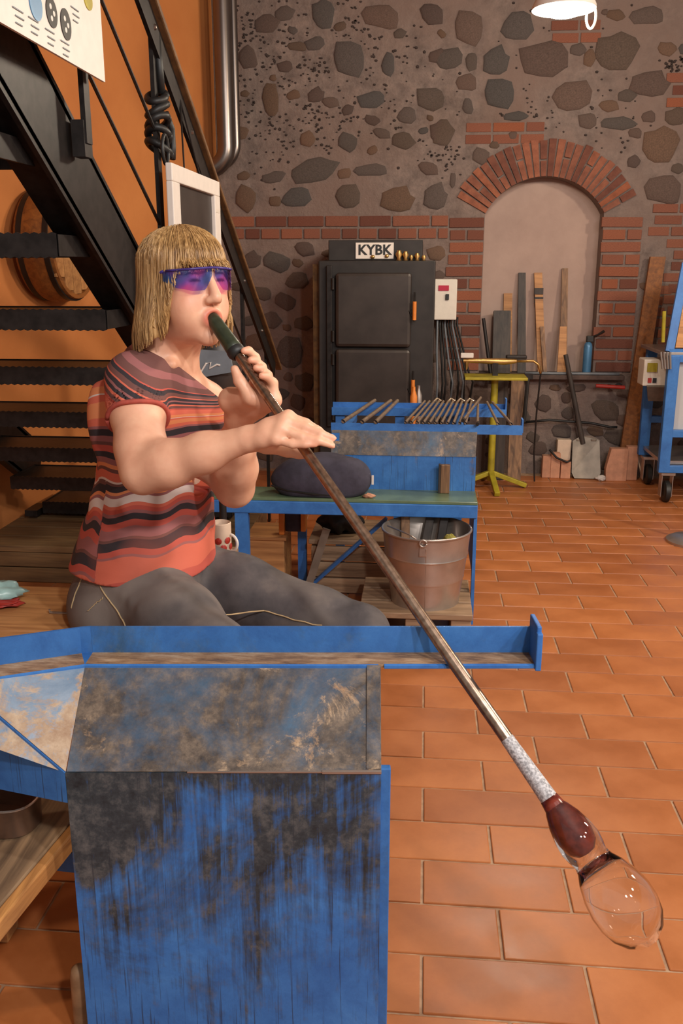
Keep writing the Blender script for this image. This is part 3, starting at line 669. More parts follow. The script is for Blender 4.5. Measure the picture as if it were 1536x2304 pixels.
for i, (dx, dy, tx, L, mat, nm, lb) in enumerate(((-.03, .05, .05, .36, 'charred_wood', 'wooden_paddle', 'charred wooden paddle standing in the galvanised bucket'), (.03, .05, .04, .35, 'dark_iron', 'iron_tool', 'dark iron tool standing in the galvanised bucket'), (-.07, .05, -.01, .35, 'upright_wood', 'wooden_stick', 'brown wooden stick standing in the galvanised bucket'))):
    b0 = np.array([bx+dx, by+dy, zb+.012]); build(MB().bar(b0, b0+np.array([tx, .075, L*.86]), .032, .018, up=(0, 1, 0), bev=.003), nm, mat, label=lb, cat='tool')
a = np.array([bx+.085, by-.01, zb+.235]); m = lump(a, (.022, .022, .018), 8, amp=.2); simple('sponge', (150, 140, 60), .9); build(m, 'sponge', 'sponge', smooth=180, label='yellow green sponge inside the rim of the bucket', cat='sponge')
build(MB().box((bx+.085, by-.01, zb+.12), (.03, .03, .2)), 'sponge_stick', 'upright_wood', bpy.data.objects['sponge'])
# things under and behind the background bench
CR = thing('wooden_crate', (-.26, 3.63, 0), 'old wooden crate under the far blue bench', 'crate')
for i in range(3): build(MB().box((-.26, 3.48, .04+i*.068), (.36, .018, .062), bev=.003), 'slat', 'pallet_wood', CR)
build(MB().box((-.26, 3.63, .225), (.38, .32, .02), bev=.003), 'lid', 'pallet_wood', CR)
for x in (-.43, -.09): build(MB().box((x, 3.63, .105), (.018, .28, .21)), 'side_panel', 'pallet_wood', CR)
C2 = thing('plank_box', (-.62, 3.62, 0), 'tan wooden box standing behind the left leg of the far bench', 'box')
build(MB().box((-.63, 3.60, .11), (.15, .20, .22), bev=.004), 'body', 'tan_wood', C2); build(MB().box((-.63, 3.60, .226), (.17, .22, .014), bev=.003), 'lid', 'tan_wood', C2)
a = at(660, 1190, 3.5); TB = thing('tool_pouch', (a[0], 3.5, .22), 'grey and orange tool pouch hanging under the far bench', 'pouch')
build(MB().box((a[0], 3.50, .325), (.075, .04, .13), bev=.012), 'pouch_body', 'navy_cloth', TB); build(MB().box((a[0]-.042, 3.48, .325), (.022, .05, .14), bev=.004), 'orange_trim', 'orange_plastic', TB); build(MB().box((a[0]+.046, 3.48, .335), (.020, .05, .13), bev=.004), 'orange_trim', 'orange_plastic', TB)
m = MB(); m.tube([(a[0], 3.5, .38), (a[0], 3.5, .41)], .006, 6); build(m, 'strap', 'black_rubber', TB)
a = at(770, 1260, 3.60); m = lump((a[0], 3.58, .300), (.085, .06, .066), 6); build(m, 'work_cloth', 'black_rubber', smooth=180, label='dark crumpled work cloth lying on the old crate', cat='cloth')
for i, (pxa, pya, pxb, pyb) in enumerate(((610, 1180, 590, 1370), (735, 1190, 690, 1330))):
    a = at(pxa, pya, 3.75 if i == 0 else 3.415); b = at(pxb, pyb, 3.75 if i == 0 else 3.415); b[2] = max(b[2], .012)
    m = MB(); m.bar(b, a, .03, .012, up=(0, 1, 0)); build(m, 'flat_bar', 'black_steel' if i == 0 else 'shovel_steel', label=('black flat bar leaning under the far bench', 'grey steel bar leaning against the crate')[i], cat='bar')
# cup with red pattern beside the hip
a = at(497, 1240, 2.35); CU = thing('enamel_cup', (a[0], 2.35, .44), 'pale cup with red pattern and white handle behind the hip', 'cup')
m = MB(); m.lathe((a[0], 2.35, .44+.09), [(0, 0), (.028, 0), (.030, .01), (.030, .09), (.028, .092), (.026, .086), (.026, .01), (0, .008)], 28); cb = build(m, 'cup_body', 'pale_brick', CU, smooth=40)
for t in range(5):
    q = -2.0+t*.45; m = MB(); p = np.array([a[0]+.0303*math.cos(q), 2.35+.0303*math.sin(q), .44+.115+.02*(t % 2)]); m.lathe(p, [(0, .003), (.008, .001), (.010, 0)], 10, (math.cos(q), math.sin(q), 0)); build(m, 'red_flower', 'red_plastic', cb)
m = MB(); m.tube([np.array([a[0]+.028, 2.345, .565])+np.array([.022*math.sin(t), -.010*math.sin(t), .024*math.cos(t)]) for t in np.linspace(0, math.pi, 14)], (.004), 8); build(m, 'handle', 'white_paint', CU, smooth=180)
BX = thing('tool_stand', (a[0]-.02, 2.36, 0), 'narrow wooden stand carrying the patterned cup', 'stand'); build(MB().box((a[0]-.02, 2.36, .515), (.11, .12, .03), bev=.003), 'top', 'pallet_wood', BX); build(MB().box((a[0]-.02, 2.37, .25), (.06, .06, .50)), 'post', 'pallet_wood', BX); build(MB().box((a[0]-.02, 2.37, .012), (.14, .14, .024)), 'foot', 'pallet_wood', BX)
# ================================================================ KILN
KX0, KX1, KY, KZ = -.60, .05, 5.15, 1.335
KN = thing('kiln', ((KX0+KX1)/2, KY+.3, 0), 'large dark steel annealing kiln with two stacked doors', 'kiln')
build(MB().box(((KX0+KX1)/2, KY+.31, KZ/2+.02), (KX1-KX0, .60, KZ-.04), bev=.008), 'body', 'kiln_frame', KN)
build(MB().box((KX0-.018, KY+.33, KZ/2+.01), (.034, .56, KZ-.06)), 'side_lining', 'rust_edge', KN)
dx0, dx1 = at(755, 700, KY)[0], at(925, 700, KY)[0]
for z0, z1 in ((.865, 1.270), (.42, .855)):
    d = build(MB().box(((dx0+dx1)/2, KY-.012, (z0+z1)/2), (dx1-dx0, .045, z1-z0), bev=.019), 'door', 'kiln_steel', KN)
    for zz in (z0+.06, z1-.06):
        m = MB(); m.tube([(dx0-.014, KY-.02, zz-.03), (dx0-.014, KY-.02, zz+.03)], .010, 10); build(m, 'hinge', 'black_steel', d, smooth=50)
    m = MB(); m.tube([(dx1+.018, KY-.045, (z0+z1)/2-.05), (dx1+.018, KY-.045, (z0+z1)/2+.05)], .011, 10); build(m, 'handle_grip', 'orange_plastic', d, smooth=50)
    m = MB(); m.tube([(dx1-.01, KY-.03, (z0+z1)/2), (dx1+.018, KY-.045, (z0+z1)/2-.06), (dx1+.018, KY-.045, (z0+z1)/2+.10)], .006, 8); build(m, 'handle_bar', 'black_steel', d)
m = MB(); m.box((dx0-.035, KY-.008, .86), (.03, .02, .90), bev=.003); build(m, 'hinge_strip', 'black_steel', KN)
a0_, a1_ = at(738, 545, KY+.05), at(950, 585, KY+.05)
build(MB().box(((a0_[0]+a1_[0])/2, KY+.30, KZ+.055), (a1_[0]-a0_[0], .48, .11), bev=.004), 'flue_box', 'kiln_frame', KN)
p0, p1 = at(800, 546, KY+.05), at(885, 582, KY+.05); sg = build(MB().box(((p0[0]+p1[0])/2, KY+.055, (p0[2]+p1[2])/2), (p1[0]-p0[0], .008, p0[2]-p1[2])), 'sign_plate', 'white_paint', KN)
V, F = text_mesh('KYBK', .075); V2 = np.stack([V[:, 0]+(p0[0]+p1[0])/2, KY+.050-V[:, 2], V[:, 1]+(p0[2]+p1[2])/2+.002], 1); build((V2, F), 'lettering', 'black_rubber', sg)
for i, (px, py) in enumerate(((838, 578), (870, 576))):
    a = at(px, py, KY+.045); build(lump(a, (.012, .006, .010), i+3, (12, 8)), 'ornament', 'brass', sg, smooth=180)
# glass ornaments on top of the kiln
for i, (px, py, h, r_) in enumerate(((897, 562, .055, .020), (912, 556, .05, .018), (925, 574, .03, .012), (938, 572, .04, .016), (953, 577, .028, .014))):
    a = at(px, 584, KY+.03); m = MB(); m.lathe((a[0], KY+.03, KZ), [(0, 0), (r_*.8, 0), (r_*.5, h*.25), (r_, h*.6), (r_*.55, h*.9), (r_*.6, h), (0, h)], 14)
    build(m, 'trinket', 'brass', smooth=180, label=('tallest brassy trinket on the kiln top touching the sign', 'brassy trinket on the kiln top just behind the tallest', 'squat narrow brassy trinket between the taller ones on the kiln', 'brassy trinket standing apart from the sign on the kiln top', 'smallest brassy trinket at the corner of the kiln top')[i], cat='trinket', group='trinkets on the kiln')
# spray bottle/orange bottle between kiln and rods
for px, c, lb in ((930, 'orange_plastic', 'orange gripped iron standing before the kiln'), (941, 'galvanised', 'silver torch bottle standing before the kiln')):
    yb_ = 4.55 if c != 'galvanised' else 4.60; a = at(px, 905, yb_); m = MB(); hh = .70; m.lathe((a[0], yb_, .0), [(0, 0), (.012, 0), (.012, hh-.16), (.016, hh-.14), (.018, hh-.03), (.008, hh), (.008, hh+.02), (0, hh+.02)], 14); build(m, 'torch_bottle' if c == 'galvanised' else 'punty_grip', c, smooth=40, label=lb, cat='tool')
# control box at the kiln's right
c0, c1 = at(978, 628, 5.62), at(1026, 720, 5.62); cx, cz = (c0[0]+c1[0])/2, (c0[2]+c1[2])/2
CB = thing('control_box', (cx, WY, c1[2]), 'white electrical control box with red display on the wall beside the kiln', 'control box')
b = build(MB().box((cx, (5.62+WY)/2, cz), (c1[0]-c0[0], WY-5.62, c0[2]-c1[2]), bev=.006), 'housing', 'white_plastic', CB)
a = at(998, 648, 5.615); build(MB().box((a[0], 5.616, a[2]), (.062, .01, .030)), 'display', 'led_red', CB)
a = at(1006, 668, 5.615); build(MB().box((a[0], 5.612, a[2]), (.02, .016, .034), bev=.002), 'switch', 'black_rubber', CB)
# cable bundle below the box
for i in range(9):
    x0 = cx-.045+i*.0155; yo = 5.645+i*.0145; xe = max(.075, cx-.045+i*.026+random.uniform(-.005, .005)); ze = .30+.05*(i % 3); m = MB()
    m.tube([(x0, yo, c1[2]+.01), (x0, yo, .95), (xe, yo, .80-.02*i), (xe+random.uniform(-.01, .03), yo, .6), (xe, yo+.04, ze), (xe+.01, 5.85, ze-.06)], .0062, 6)
    build(m, 'cable', 'black_rubber' if i % 3 else 'grey_plastic', smooth=180, label='black cable hanging below the white control box' if i % 3 else 'grey cable hanging below the white control box', cat='cable', group='cables under the control box' if i % 3 else 'grey cables under the control box')
# ================================================================ DUCT PIPES IN THE CORNER
for nm, px, Y, r_, zb_, lb in (('duct_pipe', 505, 5.66, .052, 1.87, 'thick steel duct pipe running down the corner beside stone wall'), ('duct_pipe', 528, 5.78, .026, 1.90, 'thin steel pipe beside the thick duct in the corner')):
    a = at(px, 200, Y); m = MB(); pts = [(a[0], Y, 3.5), (a[0], Y, zb_+.12)] + [(a[0]-.13*(1-math.cos(t)), Y, zb_+.12-.13*math.sin(t)) for t in np.linspace(.15, 1.5, 9)] + [(a[0]-.16, Y, zb_-.01)]
    build(m.tube(pts, r_, 24), nm, 'duct_steel', smooth=50, label=lb, cat='pipe')
# barrel mounted on the orange wall
a = at(150, 540, 4.35); wn = np.array([.951, -.311, 0]); wn = nrm_((1, -.06, 0)); bc = np.array([wlx(4.3)-.01, 4.3, 1.40])
BA = thing('wall_barrel', bc, 'short wooden barrel mounted on the orange wall behind the stairs', 'barrel')
m = MB(); m.lathe(bc, [(0, 0), (.245, 0), (.262, .07), (.262, .11), (.245, .18), (.225, .18), (.225, .165), (0, .165)], 40, wn); build(m, 'barrel_body', 'barrel_wood', BA, smooth=35)
for h in (.015, .14): m = MB(); m.lathe(bc, [(.240, h), (.2565, h), (.2565, h+.025), (.240, h+.025)], 40, wn, closed=True); build(m, 'hoop', 'dark_iron', BA, smooth=35)
for i in range(5):
    t = np.array([-wn[1], wn[0], 0]); x = (i-2)*.085; hgt = 2*math.sqrt(.222**2-x*x); ctr_ = bc+wn*.17+t*x
    build(MB().box(ctr_, (.012, .082, hgt), R=np.stack([wn, t, np.array([0, 0, 1.])], 1)), 'head_board', 'tan_wood', BA)
# ================================================================ HANGING ON THE RAILING
PO = thing('info_poster', (-.762, 1.9, 1.72), 'white printed board with pictures of glass marbles on stair railing', 'poster')
build(MB().box((-.762, 1.87, 1.96), (.006, .74, .485)), 'board', 'white_paint', PO)
def onp(px, py): return atx(px, py, -.758)
for (px, py, rx_, rz_, mt) in ((116, 28, .028, .028, 'dark_iron'), (148, 55, .028, .030, 'dark_iron'), (80, 8, .03, .03, 'blue_can'), (198, 0, .026, .02, 'yellow_paint')):
    p = onp(px, py); m = MB(); m.add([(p[0]+.001, p[1]+rx_*math.cos(t), p[2]+rz_*math.sin(t)) for t in np.linspace(0, 2*math.pi, 22, endpoint=False)] + [(p[0]-.001, p[1]+rx_*math.cos(t), p[2]+rz_*math.sin(t)) for t in np.linspace(0, 2*math.pi, 22, endpoint=False)], [tuple(range(22))]+[(i, (i+1) % 22, 22+(i+1) % 22, 22+i) for i in range(22)])
    o = build(m, 'marble_picture', mt, PO)
    if mt == 'dark_iron':
        for q in range(3): m = MB(); m.lathe((p[0]+.001, p[1]+.010*math.cos(q*2.2), p[2]+.012*math.sin(q*2.2)), [(0, .0008), (.005, .0006), (.0055, 0)], 8, (1, 0, 0)); build(m, 'picture_highlight', 'white_paint', o)
for (px, py) in ((40, 22), (75, 44), (112, 70), (146, 96), (168, 20)):
    for q in range(3):
        p = onp(px, py); build(MB().box((p[0]+.0005, p[1]+.005*(q % 2), p[2]-q*.012), (.001, .045-.008*q, .0022)), 'text_line', 'grey_plastic', PO)
for y in (1.6, 2.19): m = MB(); m.tube([(-.765, y, 2.2), (-.778, y, hz(y))], .003, 6); build(m, 'hanging_wire', 'black_steel', PO)
PF = thing('picture_frame', (-.744, 3.12, 1.14), 'white picture frame with dark photograph hung on the stair railing', 'picture frame')
fy0, fy1, fz0, fz1 = 2.70, 3.32, 1.14, 1.59
build(MB().box((-.751, (fy0+fy1)/2, (fz0+fz1)/2), (.008, fy1-fy0-.06, fz1-fz0-.06)), 'photograph', 'kiln_steel', PF)
for c, s_ in (((-.744, (fy0+fy1)/2, fz1-.025), (.02, fy1-fy0, .05)), ((-.744, (fy0+fy1)/2, fz0+.025), (.02, fy1-fy0, .05)), ((-.744, fy0+.04, (fz0+fz1)/2), (.02, .08, fz1-fz0-.1)), ((-.744, fy1-.04, (fz0+fz1)/2), (.02, .08, fz1-fz0-.1))): build(MB().box(c, s_, bev=.003), 'frame_rail', 'white_paint', PF)
build(MB().box((-.737, fy1-.045, fz1-.10), (.008, .05, .012)), 'frame_clip', 'white_plastic', PF)
m = MB(); m.tube([(-.750, 2.9, fz1), (-.780, 3.0, hz(3.0)), (-.750, 3.1, fz1)], .003, 6); build(m, 'hanging_wire', 'black_steel', PF)
# black rope knotted round the post
RK = thing('rope_bundle', (-.79, 2.80, 1.58), 'black rope knotted round the stair railing post', 'rope')
py_ = 2.80
for i in range(5):
    z = 1.78-i*.035; m = MB(); m.tube([(-.797+.026*math.cos(t)*(1+.2*i/4), py_+.034*math.sin(t)*(1+.25*i/4), z+.018*math.sin(t+i)) for t in np.linspace(0, 2*math.pi, 20)], .011, 8); build(m, 'rope_coil', 'black_rubber', RK, smooth=180)
m = MB(); m.tube([(-.778, py_+.02, 1.74), (-.770, py_+.05, 1.70), (-.772, py_+.06, 1.65), (-.772, py_+.05, 1.615)], .010, 8); build(m, 'rope_tail', 'black_rubber', RK, smooth=180)
m = MB(); m.tube([np.array([-.765, py_-.05, 1.63])+np.array([.0, .030*math.cos(t), .04*math.sin(t)]) for t in np.linspace(0, 6.3, 20)], .0055, 8); build(m, 'rope_loop', 'black_rubber', RK, smooth=180)
m = MB(); m.tube([(-.79, py_, 1.95), (-.785, py_, 1.86), (-.785, py_+.01, 1.79)], .012, 8); build(m, 'rope_top', 'black_rubber', RK, smooth=180)
# grey helmet-like tool behind the neck
a = at(488, 822, 2.75); GM = thing('face_shield', (a[0], 2.75, a[2]-.1), 'grey welding face shield with white squiggle mounted on a dark stand behind the person', 'face shield')
m = MB(); c = np.array([a[0], 2.75, a[2]]); nseg = 18
V = []; F = []
for j, (zz, sc_) in enumerate(((.085, .55), (.075, .85), (.045, 1.0), (-.02, 1.0), (-.07, .9), (-.11, .62), (-.125, .3))):
    for i in range(nseg):
        t = math.pi*i/(nseg-1); V.append((c[0]-.075*sc_*math.cos(t), c[1]-.075*sc_*math.sin(t)**.8, c[2]+zz))
F = [(j*nseg+i, j*nseg+i+1, (j+1)*nseg+i+1, (j+1)*nseg+i) for j in range(6) for i in range(nseg-1)] + [tuple(range(nseg)), tuple(range(7*nseg-1, 6*nseg-1, -1))] + [(j*nseg, (j+1)*nseg, (j+1)*nseg+nseg-1, j*nseg+nseg-1) for j in range(6)]
m.add(V, F); build(m, 'shell', 'kiln_steel', GM, smooth=40)
m = MB(); m.sheet([(c[0]-.035, c[1]-.082, c[2]+.055), (c[0]+.06, c[1]-.082, c[2]+.05), (c[0]+.068, c[1]-.083, c[2]-.01), (c[0]-.042, c[1]-.083, c[2]-.03)], .01); vp = build(m, 'visor_plate', 'grey_plastic', GM)
m = MB(); m.tube([(c[0]-.03, c[1]-.09, c[2]-.012), (c[0]-.012, c[1]-.09, c[2]+.015), (c[0]+.002, c[1]-.09, c[2]+.018), (c[0]-.002, c[1]-.09, c[2]+.0), (c[0]+.02, c[1]-.09, c[2]+.012), (c[0]+.03, c[1]-.09, c[2]+.010)], .0028, 6); build(m, 'squiggle_mark', 'white_paint', vp)
m = MB(); m.tube([(c[0], 2.76, c[2]-.12), (c[0], 2.76, .03)], .012, 10); m.lathe((c[0], 2.76, 0), [(0, 0), (.10, 0), (.10, .012), (.02, .03), (0, .03)], 24); build(m, 'stand', 'dark_iron', GM, smooth=40)
# ================================================================ RIGHT BACK: NICHE, STAND, TOOLS
NYF = WY+.13
def leaner(name, mat, px0, px1, pyt, pxb0, pxb1, pyb, Yt, Yb, th, label, cat='board', zb=None):
    """upright board from its top edge to its foot"""
    t0, t1 = at(px0, pyt, Yt), at(px1, pyt, Yt); b0, b1 = at(pxb0, pyb, Yb), at(pxb1, pyb, Yb)
    if zb is not None: b0[2] = zb; b1[2] = zb
    return build(MB().sheet([t0, t1, b1, b0], th), name, mat, label=label, cat=cat)
ZS = SILL+.004
leaner('charred_post', 'charred_wood', 1110, 1148, 700, 1106, 1146, 845, 5.90, 5.825, .05, 'thick charred black post leaning in the arched niche', zb=ZS)
leaner('pale_board', 'tan_wood', 1133, 1152, 660, 1130, 1150, 845, 5.965, 5.93, .012, 'short pale board leaning behind the charred post', zb=ZS)
leaner('dark_plank', 'charred_wood', 1166, 1182, 614, 1163, 1182, 845, 5.965, 5.86, .018, 'dark scorched plank leaning in the arched niche', zb=ZS)
o = leaner('banded_plank', 'tan_wood', 1201, 1219, 614, 1209, 1226, 845, 5.965, 5.86, .018, 'pale plank with black scorched bands leaning in the niche', zb=ZS)
for yb_, hh in ((648, 14), (668, 5), (676, 5)):
    a, b = at(1202, yb_, 5.94), at(1221, yb_+hh, 5.94); build(MB().box(((a[0]+b[0])/2, 5.938, (a[2]+b[2])/2), (b[0]-a[0], .022, a[2]-b[2])), 'scorched_band', 'charred_wood', o)
leaner('narrow_slat', 'upright_wood', 1264, 1277, 604, 1258, 1274, 845, 5.965, 5.86, .016, 'tall narrow brown slat leaning in the niche', zb=ZS)
leaner('wide_paddle', 'tan_wood', 1259, 1274, 735, 1252, 1272, 845, 5.885, 5.815, .02, 'pale wooden paddle leaning on the narrow slat', zb=ZS)
leaner('short_lath', 'upright_wood', 1214, 1224, 735, 1222, 1230, 845, 5.880, 5.815, .014, 'short lath leaning before the banded plank', zb=ZS)
m = MB(); m.tube([at(1087, 716, 5.815), np.array([at(1103, 845, 5.79)[0], 5.785, SILL+.002])], .011, 8); build(m, 'iron_bar', 'dark_iron', smooth=50, label='thin iron bar leaning on the brick jamb', cat='bar')
# gas torch (blue can with spout)
a = at(1318, 845, 5.825); SB = thing('gas_torch', (a[0], 5.825, ZS), 'blue gas torch can with black nozzle standing on the niche sill', 'torch')
m = MB(); m.lathe((a[0], 5.825, ZS), [(0, 0), (.026, 0), (.027, .01), (.027, .17), (.022, .19), (.012, .20), (0, .20)], 20); build(m, 'can', 'blue_can', SB, smooth=40)
m = MB(); m.box((a[0]+.008, 5.825, ZS+.218), (.045, .03, .04), bev=.006); build(m, 'valve_head', 'black_rubber', SB)
m = MB(); m.tube([(a[0]+.02, 5.82, ZS+.232), (a[0]+.05, 5.805, ZS+.245), (a[0]+.085, 5.79, ZS+.27)], [.006, .006, .009], 8); build(m, 'nozzle', 'dark_iron', SB, smooth=50)
# ledge pipes and wires along the wall foot
m = MB(); m.tube([at(1340, 868, 5.76), at(1405, 872, 5.76)], .012, 8); o = build(m, 'red_rod', 'red_plastic', smooth=50, label='short red rod clipped to the wall below the niche', cat='rod'); build(MB().box(at(1372, 870, 5.80), (.02, .09, .02)), 'clip', 'dark_iron', o)
m = MB(); m.tube([at(1180, 950, 5.79), at(1235, 945, 5.79), at(1330, 952, 5.79), at(1372, 961, 5.79), at(1388, 961, 5.79)], .008, 6); build(m, 'wall_cable', 'black_rubber', smooth=180, label='black cable strung along the stone wall below the niche', cat='cable')
m = MB(); m.tube([(at(px_, 850, 5.785)[0], 5.784+dy_, SILL+.0115) for px_, dy_ in ((1180, .001), (1240, -.001), (1300, .0), (1360, -.001), (1392, .001))], .009, 6); build(m, 'wall_cable', 'grey_plastic', smooth=180, label='grey cable lying along the niche sill', cat='cable')
# shovel leaning on the wall
SV = thing('shovel', np.array([at(1320, 1060, 5.72)[0], 5.72, 0]), 'flat steel shovel with dark handle leaning on the stone wall', 'shovel')
b0, b1, t0, t1 = at(1286, 1062, 5.70), at(1352, 1062, 5.70), at(1288, 992, 5.76), at(1348, 990, 5.76); b0[2] = b1[2] = .004
m = MB(); V = [b0, b1, t1, t0]; mid = (b0+b1+t0+t1)/4
bm_ = [b0*.92+mid*.08, b1*.92+mid*.08]
m.sheet([b0*.9+b1*.1, b0*.1+b1*.9, b1*.85+t1*.15, t1, t1*.7+t0*.3+np.array([0, 0, .03]), t1*.3+t0*.7+np.array([0, 0, .03]), t0, t0*.15+b0*.85], .006); build(m, 'blade', 'shovel_steel', SV)
m = MB(); m.tube([(t0+t1)/2+np.array([-.02, -.008, -.02]), at(1272, 798, 5.755)], [.017, .014], 10); build(m, 'handle', 'charred_wood', SV, smooth=50)
for px in (1303, 1335): a = at(px, 990, 5.755); m = MB(); m.box(a, (.035, .012, .014), bev=.003); build(m, 'tread_edge', 'shovel_steel', SV)
# firebricks on the floor
for i, (x0, x1, yt, yb, Y, mt, lb) in enumerate(((1219, 1237, 1024, 1066, 5.74, 'brick_dust', 'pink firebrick standing on the floor, outermost of three beside the shovel'), (1238, 1258, 1018, 1066, 5.735, 'brick_dust', 'pink firebrick standing between two others beside the shovel'), (1260, 1282, 1036, 1066, 5.73, 'brick_dust', 'lower pink firebrick standing next to the shovel blade'),
        (1252, 1282, 988, 1030, 5.80, 'pale_brick', 'pale cream firebrick standing behind the pink ones'), (1366, 1408, 1008, 1072, 5.70, 'brick_dust', 'broad pink firebrick slab right of the shovel'), (1409, 1431, 1003, 1070, 5.72, 'brick_dust', 'narrow pink firebrick beside the broad slab'))):
    a, b = at(x0, yt, Y), at(x1, yb, Y); h = a[2] - max(b[2], 0); h = a[2]
    m = MB()
    if i == 4: m.sheet([(a[0]+.02, Y, a[2]-.0), (b[0]-.006, Y, a[2]), (b[0]-.006, Y, .0), (a[0], Y, .0), (a[0]-.005, Y, a[2]*.35)], .06)
    else: m.box(((a[0]+b[0])/2, Y, h/2), (b[0]-a[0]-.005, .06, h), bev=.004)
    build(m, 'firebrick', mt, label=lb, cat='brick', group='firebricks left of the shovel' if i < 3 else None)
m = MB(); m.tube([at(1236, 1012, 5.68), at(1252, 1030, 5.68), at(1275, 1040, 5.68), at(1283, 1036, 5.68)], .007, 8); build(m, 'wire_loop', 'dark_iron', smooth=180, label='dark bent wire hooked over the pink firebricks', cat='wire')
a = at(1352, 1066, 5.66); build(lump((a[0], 5.66, .018), (.03, .02, .018), 11), 'plaster_lump', 'white_paint', smooth=180, label='white lump of plaster on the floor by the firebrick slab', cat='lump')
a = at(1440, 1040, 5.74); m = MB(); m.sheet([(a[0]-.03, 5.738, .15), (a[0]+.0, 5.738, .15), (a[0]+.045, 5.69, 0), (a[0]+.01, 5.69, 0)], .02); build(m, 'broken_tile', 'pale_brick', label='pale broken tile leaning right of the firebrick slab', cat='tile')
# yellow pedestal with a torch on its top
YX, YY = at(1111, 900, 5.40)[0], 5.40
YS = thing('yellow_stand', (YX, YY, 0), 'yellow four footed pedestal stand with flat top', 'stand')
zt2 = at(1111, 848, YY)[2]
m = MB(); m.tube([(YX, YY, .05), (YX, YY, zt2-.01)], .021, 14); build(m, 'column', 'yellow_paint', YS, smooth=50)
m = MB(); m.box((YX-.0, YY, zt2), (.36, .22, .016), bev=.003); build(m, 'top_plate', 'yellow_paint', YS)
for t in (-1.45, .15, 1.7, 3.25):
    m = MB(); e = np.array([YX+.22*math.cos(t), YY+.22*math.sin(t), .014]); m.bar((YX, YY, .10), e, .034, .028, bev=.004); build(m, 'foot', 'yellow_paint', YS)
TO = thing('hand_torch', (YX, YY, zt2+.01), 'brass hand torch with bent copper tip mounted over the yellow stand', 'torch')
zq = at(1100, 812, YY)[2]
pL, pR = at(1042, 814, YY), at(1200, 812, YY); m = MB(); m.tube([(pL[0], YY, zq), (pL[0]+.12, YY, zq), (YX+.05, YY, zq-.003), (YX+.12, YY, zq)], [.012, .016, .020, .012], 12); build(m, 'torch_body', 'brass', TO, smooth=50)
m = MB(); m.tube([(YX+.11, YY, zq), (pR[0], YY, zq+.002), (pR[0]+.03, YY, zq-.02), (pR[0]+.045, YY, zq-.07)], .008, 10); build(m, 'bent_tip', 'brass', TO, smooth=180)
m = MB(); m.box((pL[0]+.02, YY-.01, zq+.032), (.075, .03, .028), bev=.004); build(m, 'valve_block', 'white_paint', TO)
m = MB(); m.lathe((pL[0]+.02, YY, zq-.05), [(0, 0), (.006, 0), (.014, .045), (0, .045)], 10); build(m, 'valve_cone', 'brass', TO)
m = MB(); m.box((YX+.12, YY+.02, zq+.022), (.12, .05, .022), bev=.006); build(m, 'clamp', 'dark_iron', TO)
build(MB().box((YX, YY, (zq+zt2)/2), (.03, .03, zq-zt2)), 'mount', 'dark_iron', TO)
m = MB(); m.tube([(pR[0]+.045, YY, zq-.07), (pR[0]+.04, YY+.05, .45), (pR[0]+.045, YY+.1, .20), (pR[0]+.06, YY+.12, .02)], .005, 6); build(m, 'hose', 'dark_iron', TO)
# dark posts behind the stand
a = at(1122, 960, 5.62); m = MB(); m.box((a[0], 5.66, .33), (.09, .09, .66), bev=.006); build(m, 'charred_beam', 'charred_wood', label='square charred beam standing behind the yellow pedestal', cat='beam')
m = MB(); t0, t1 = at(1150, 850, 5.748), at(1180, 845, 5.748); b0, b1 = at(1142, 1048, 5.62), at(1172, 1044, 5.62); b0[2] = b1[2] = 0; m.sheet([t0, t1, b1, b0], .035); build(m, 'rough_plank', 'upright_wood', label='rough brown plank leaning on the stone wall beside the charred beam', cat='plank')
m = MB(); m.tube([at(1188, 845, 5.70), at(1178, 950, 5.62)], .012, 8); m.box(at(1189, 847, 5.70), (.05, .03, .03)); build(m, 'hammer', 'dark_iron', label='black hammer leaning on the rough plank', cat='hammer')
# ================================================================ BLUE CART AT THE RIGHT
CX0, CY0 = 1.335, 5.15
CT = thing('furnace_cart', (CX0+.35, CY0+.25, 0), 'blue steel furnace cart on casters with tilted wooden panel', 'cart')
zb2 = .175
zt3 = at(1500, 800, CY0)[2]
for x, y in ((CX0+.03, CY0), (CX0+.72, CY0), (CX0+.03, CY0+.5), (CX0+.72, CY0+.5)): build(MB().box((x, y, (zb2+zt3)/2), (.06, .045, zt3-zb2), bev=.004), 'post', 'blue_paint', CT)
for z in (zb2+.02, at(1500, 975, CY0)[2], zt3-.015):
    for y in (CY0, CY0+.5): build(MB().box((CX0+.375, y, z), (.75, .04, .04), bev=.003), 'cross_rail', 'blue_paint', CT)
build(MB().box((CX0+.375, CY0+.27, zt3+.008), (.80, .56, .02), bev=.003), 'table_top', 'galvanised', CT)
build(MB().box((CX0+.375, CY0+.03, at(1500, 890, CY0)[2]), (.66, .01, .42)), 'dark_panel', 'window_glass', CT)
build(MB().box((CX0+.375, CY0+.27, zb2+.05), (.70, .48, .02)), 'lower_shelf', 'galvanised', CT)
zz1 = at(1520, 592, CY0)[2]
tilt = .06
p_bl = np.array([CX0+.01, CY0+.03, zt3+.02]); p_tl = np.array([CX0+.085, CY0+.14, zz1]); wv = np.array([.72, 0, 0])
m = MB(); m.bar(p_bl, p_tl, .022, .045, up=(1, 0, 0)); m.bar(p_tl, p_tl+wv, .022, .035); m.bar(p_bl+wv, p_tl+wv, .022, .045, up=(1, 0, 0)); m.bar(p_bl, p_bl+wv, .022, .03); fr = build(m, 'panel_frame', 'blue_paint', CT)
m = MB(); m.sheet([p_bl+np.array([.03, 0, .02]), p_tl+np.array([.02, 0, -.02]), p_tl+wv-np.array([.03, 0, .02]), p_bl+wv+np.array([-.02, 0, .02])], .012); build(m, 'wood_panel', 'tan_wood', fr)
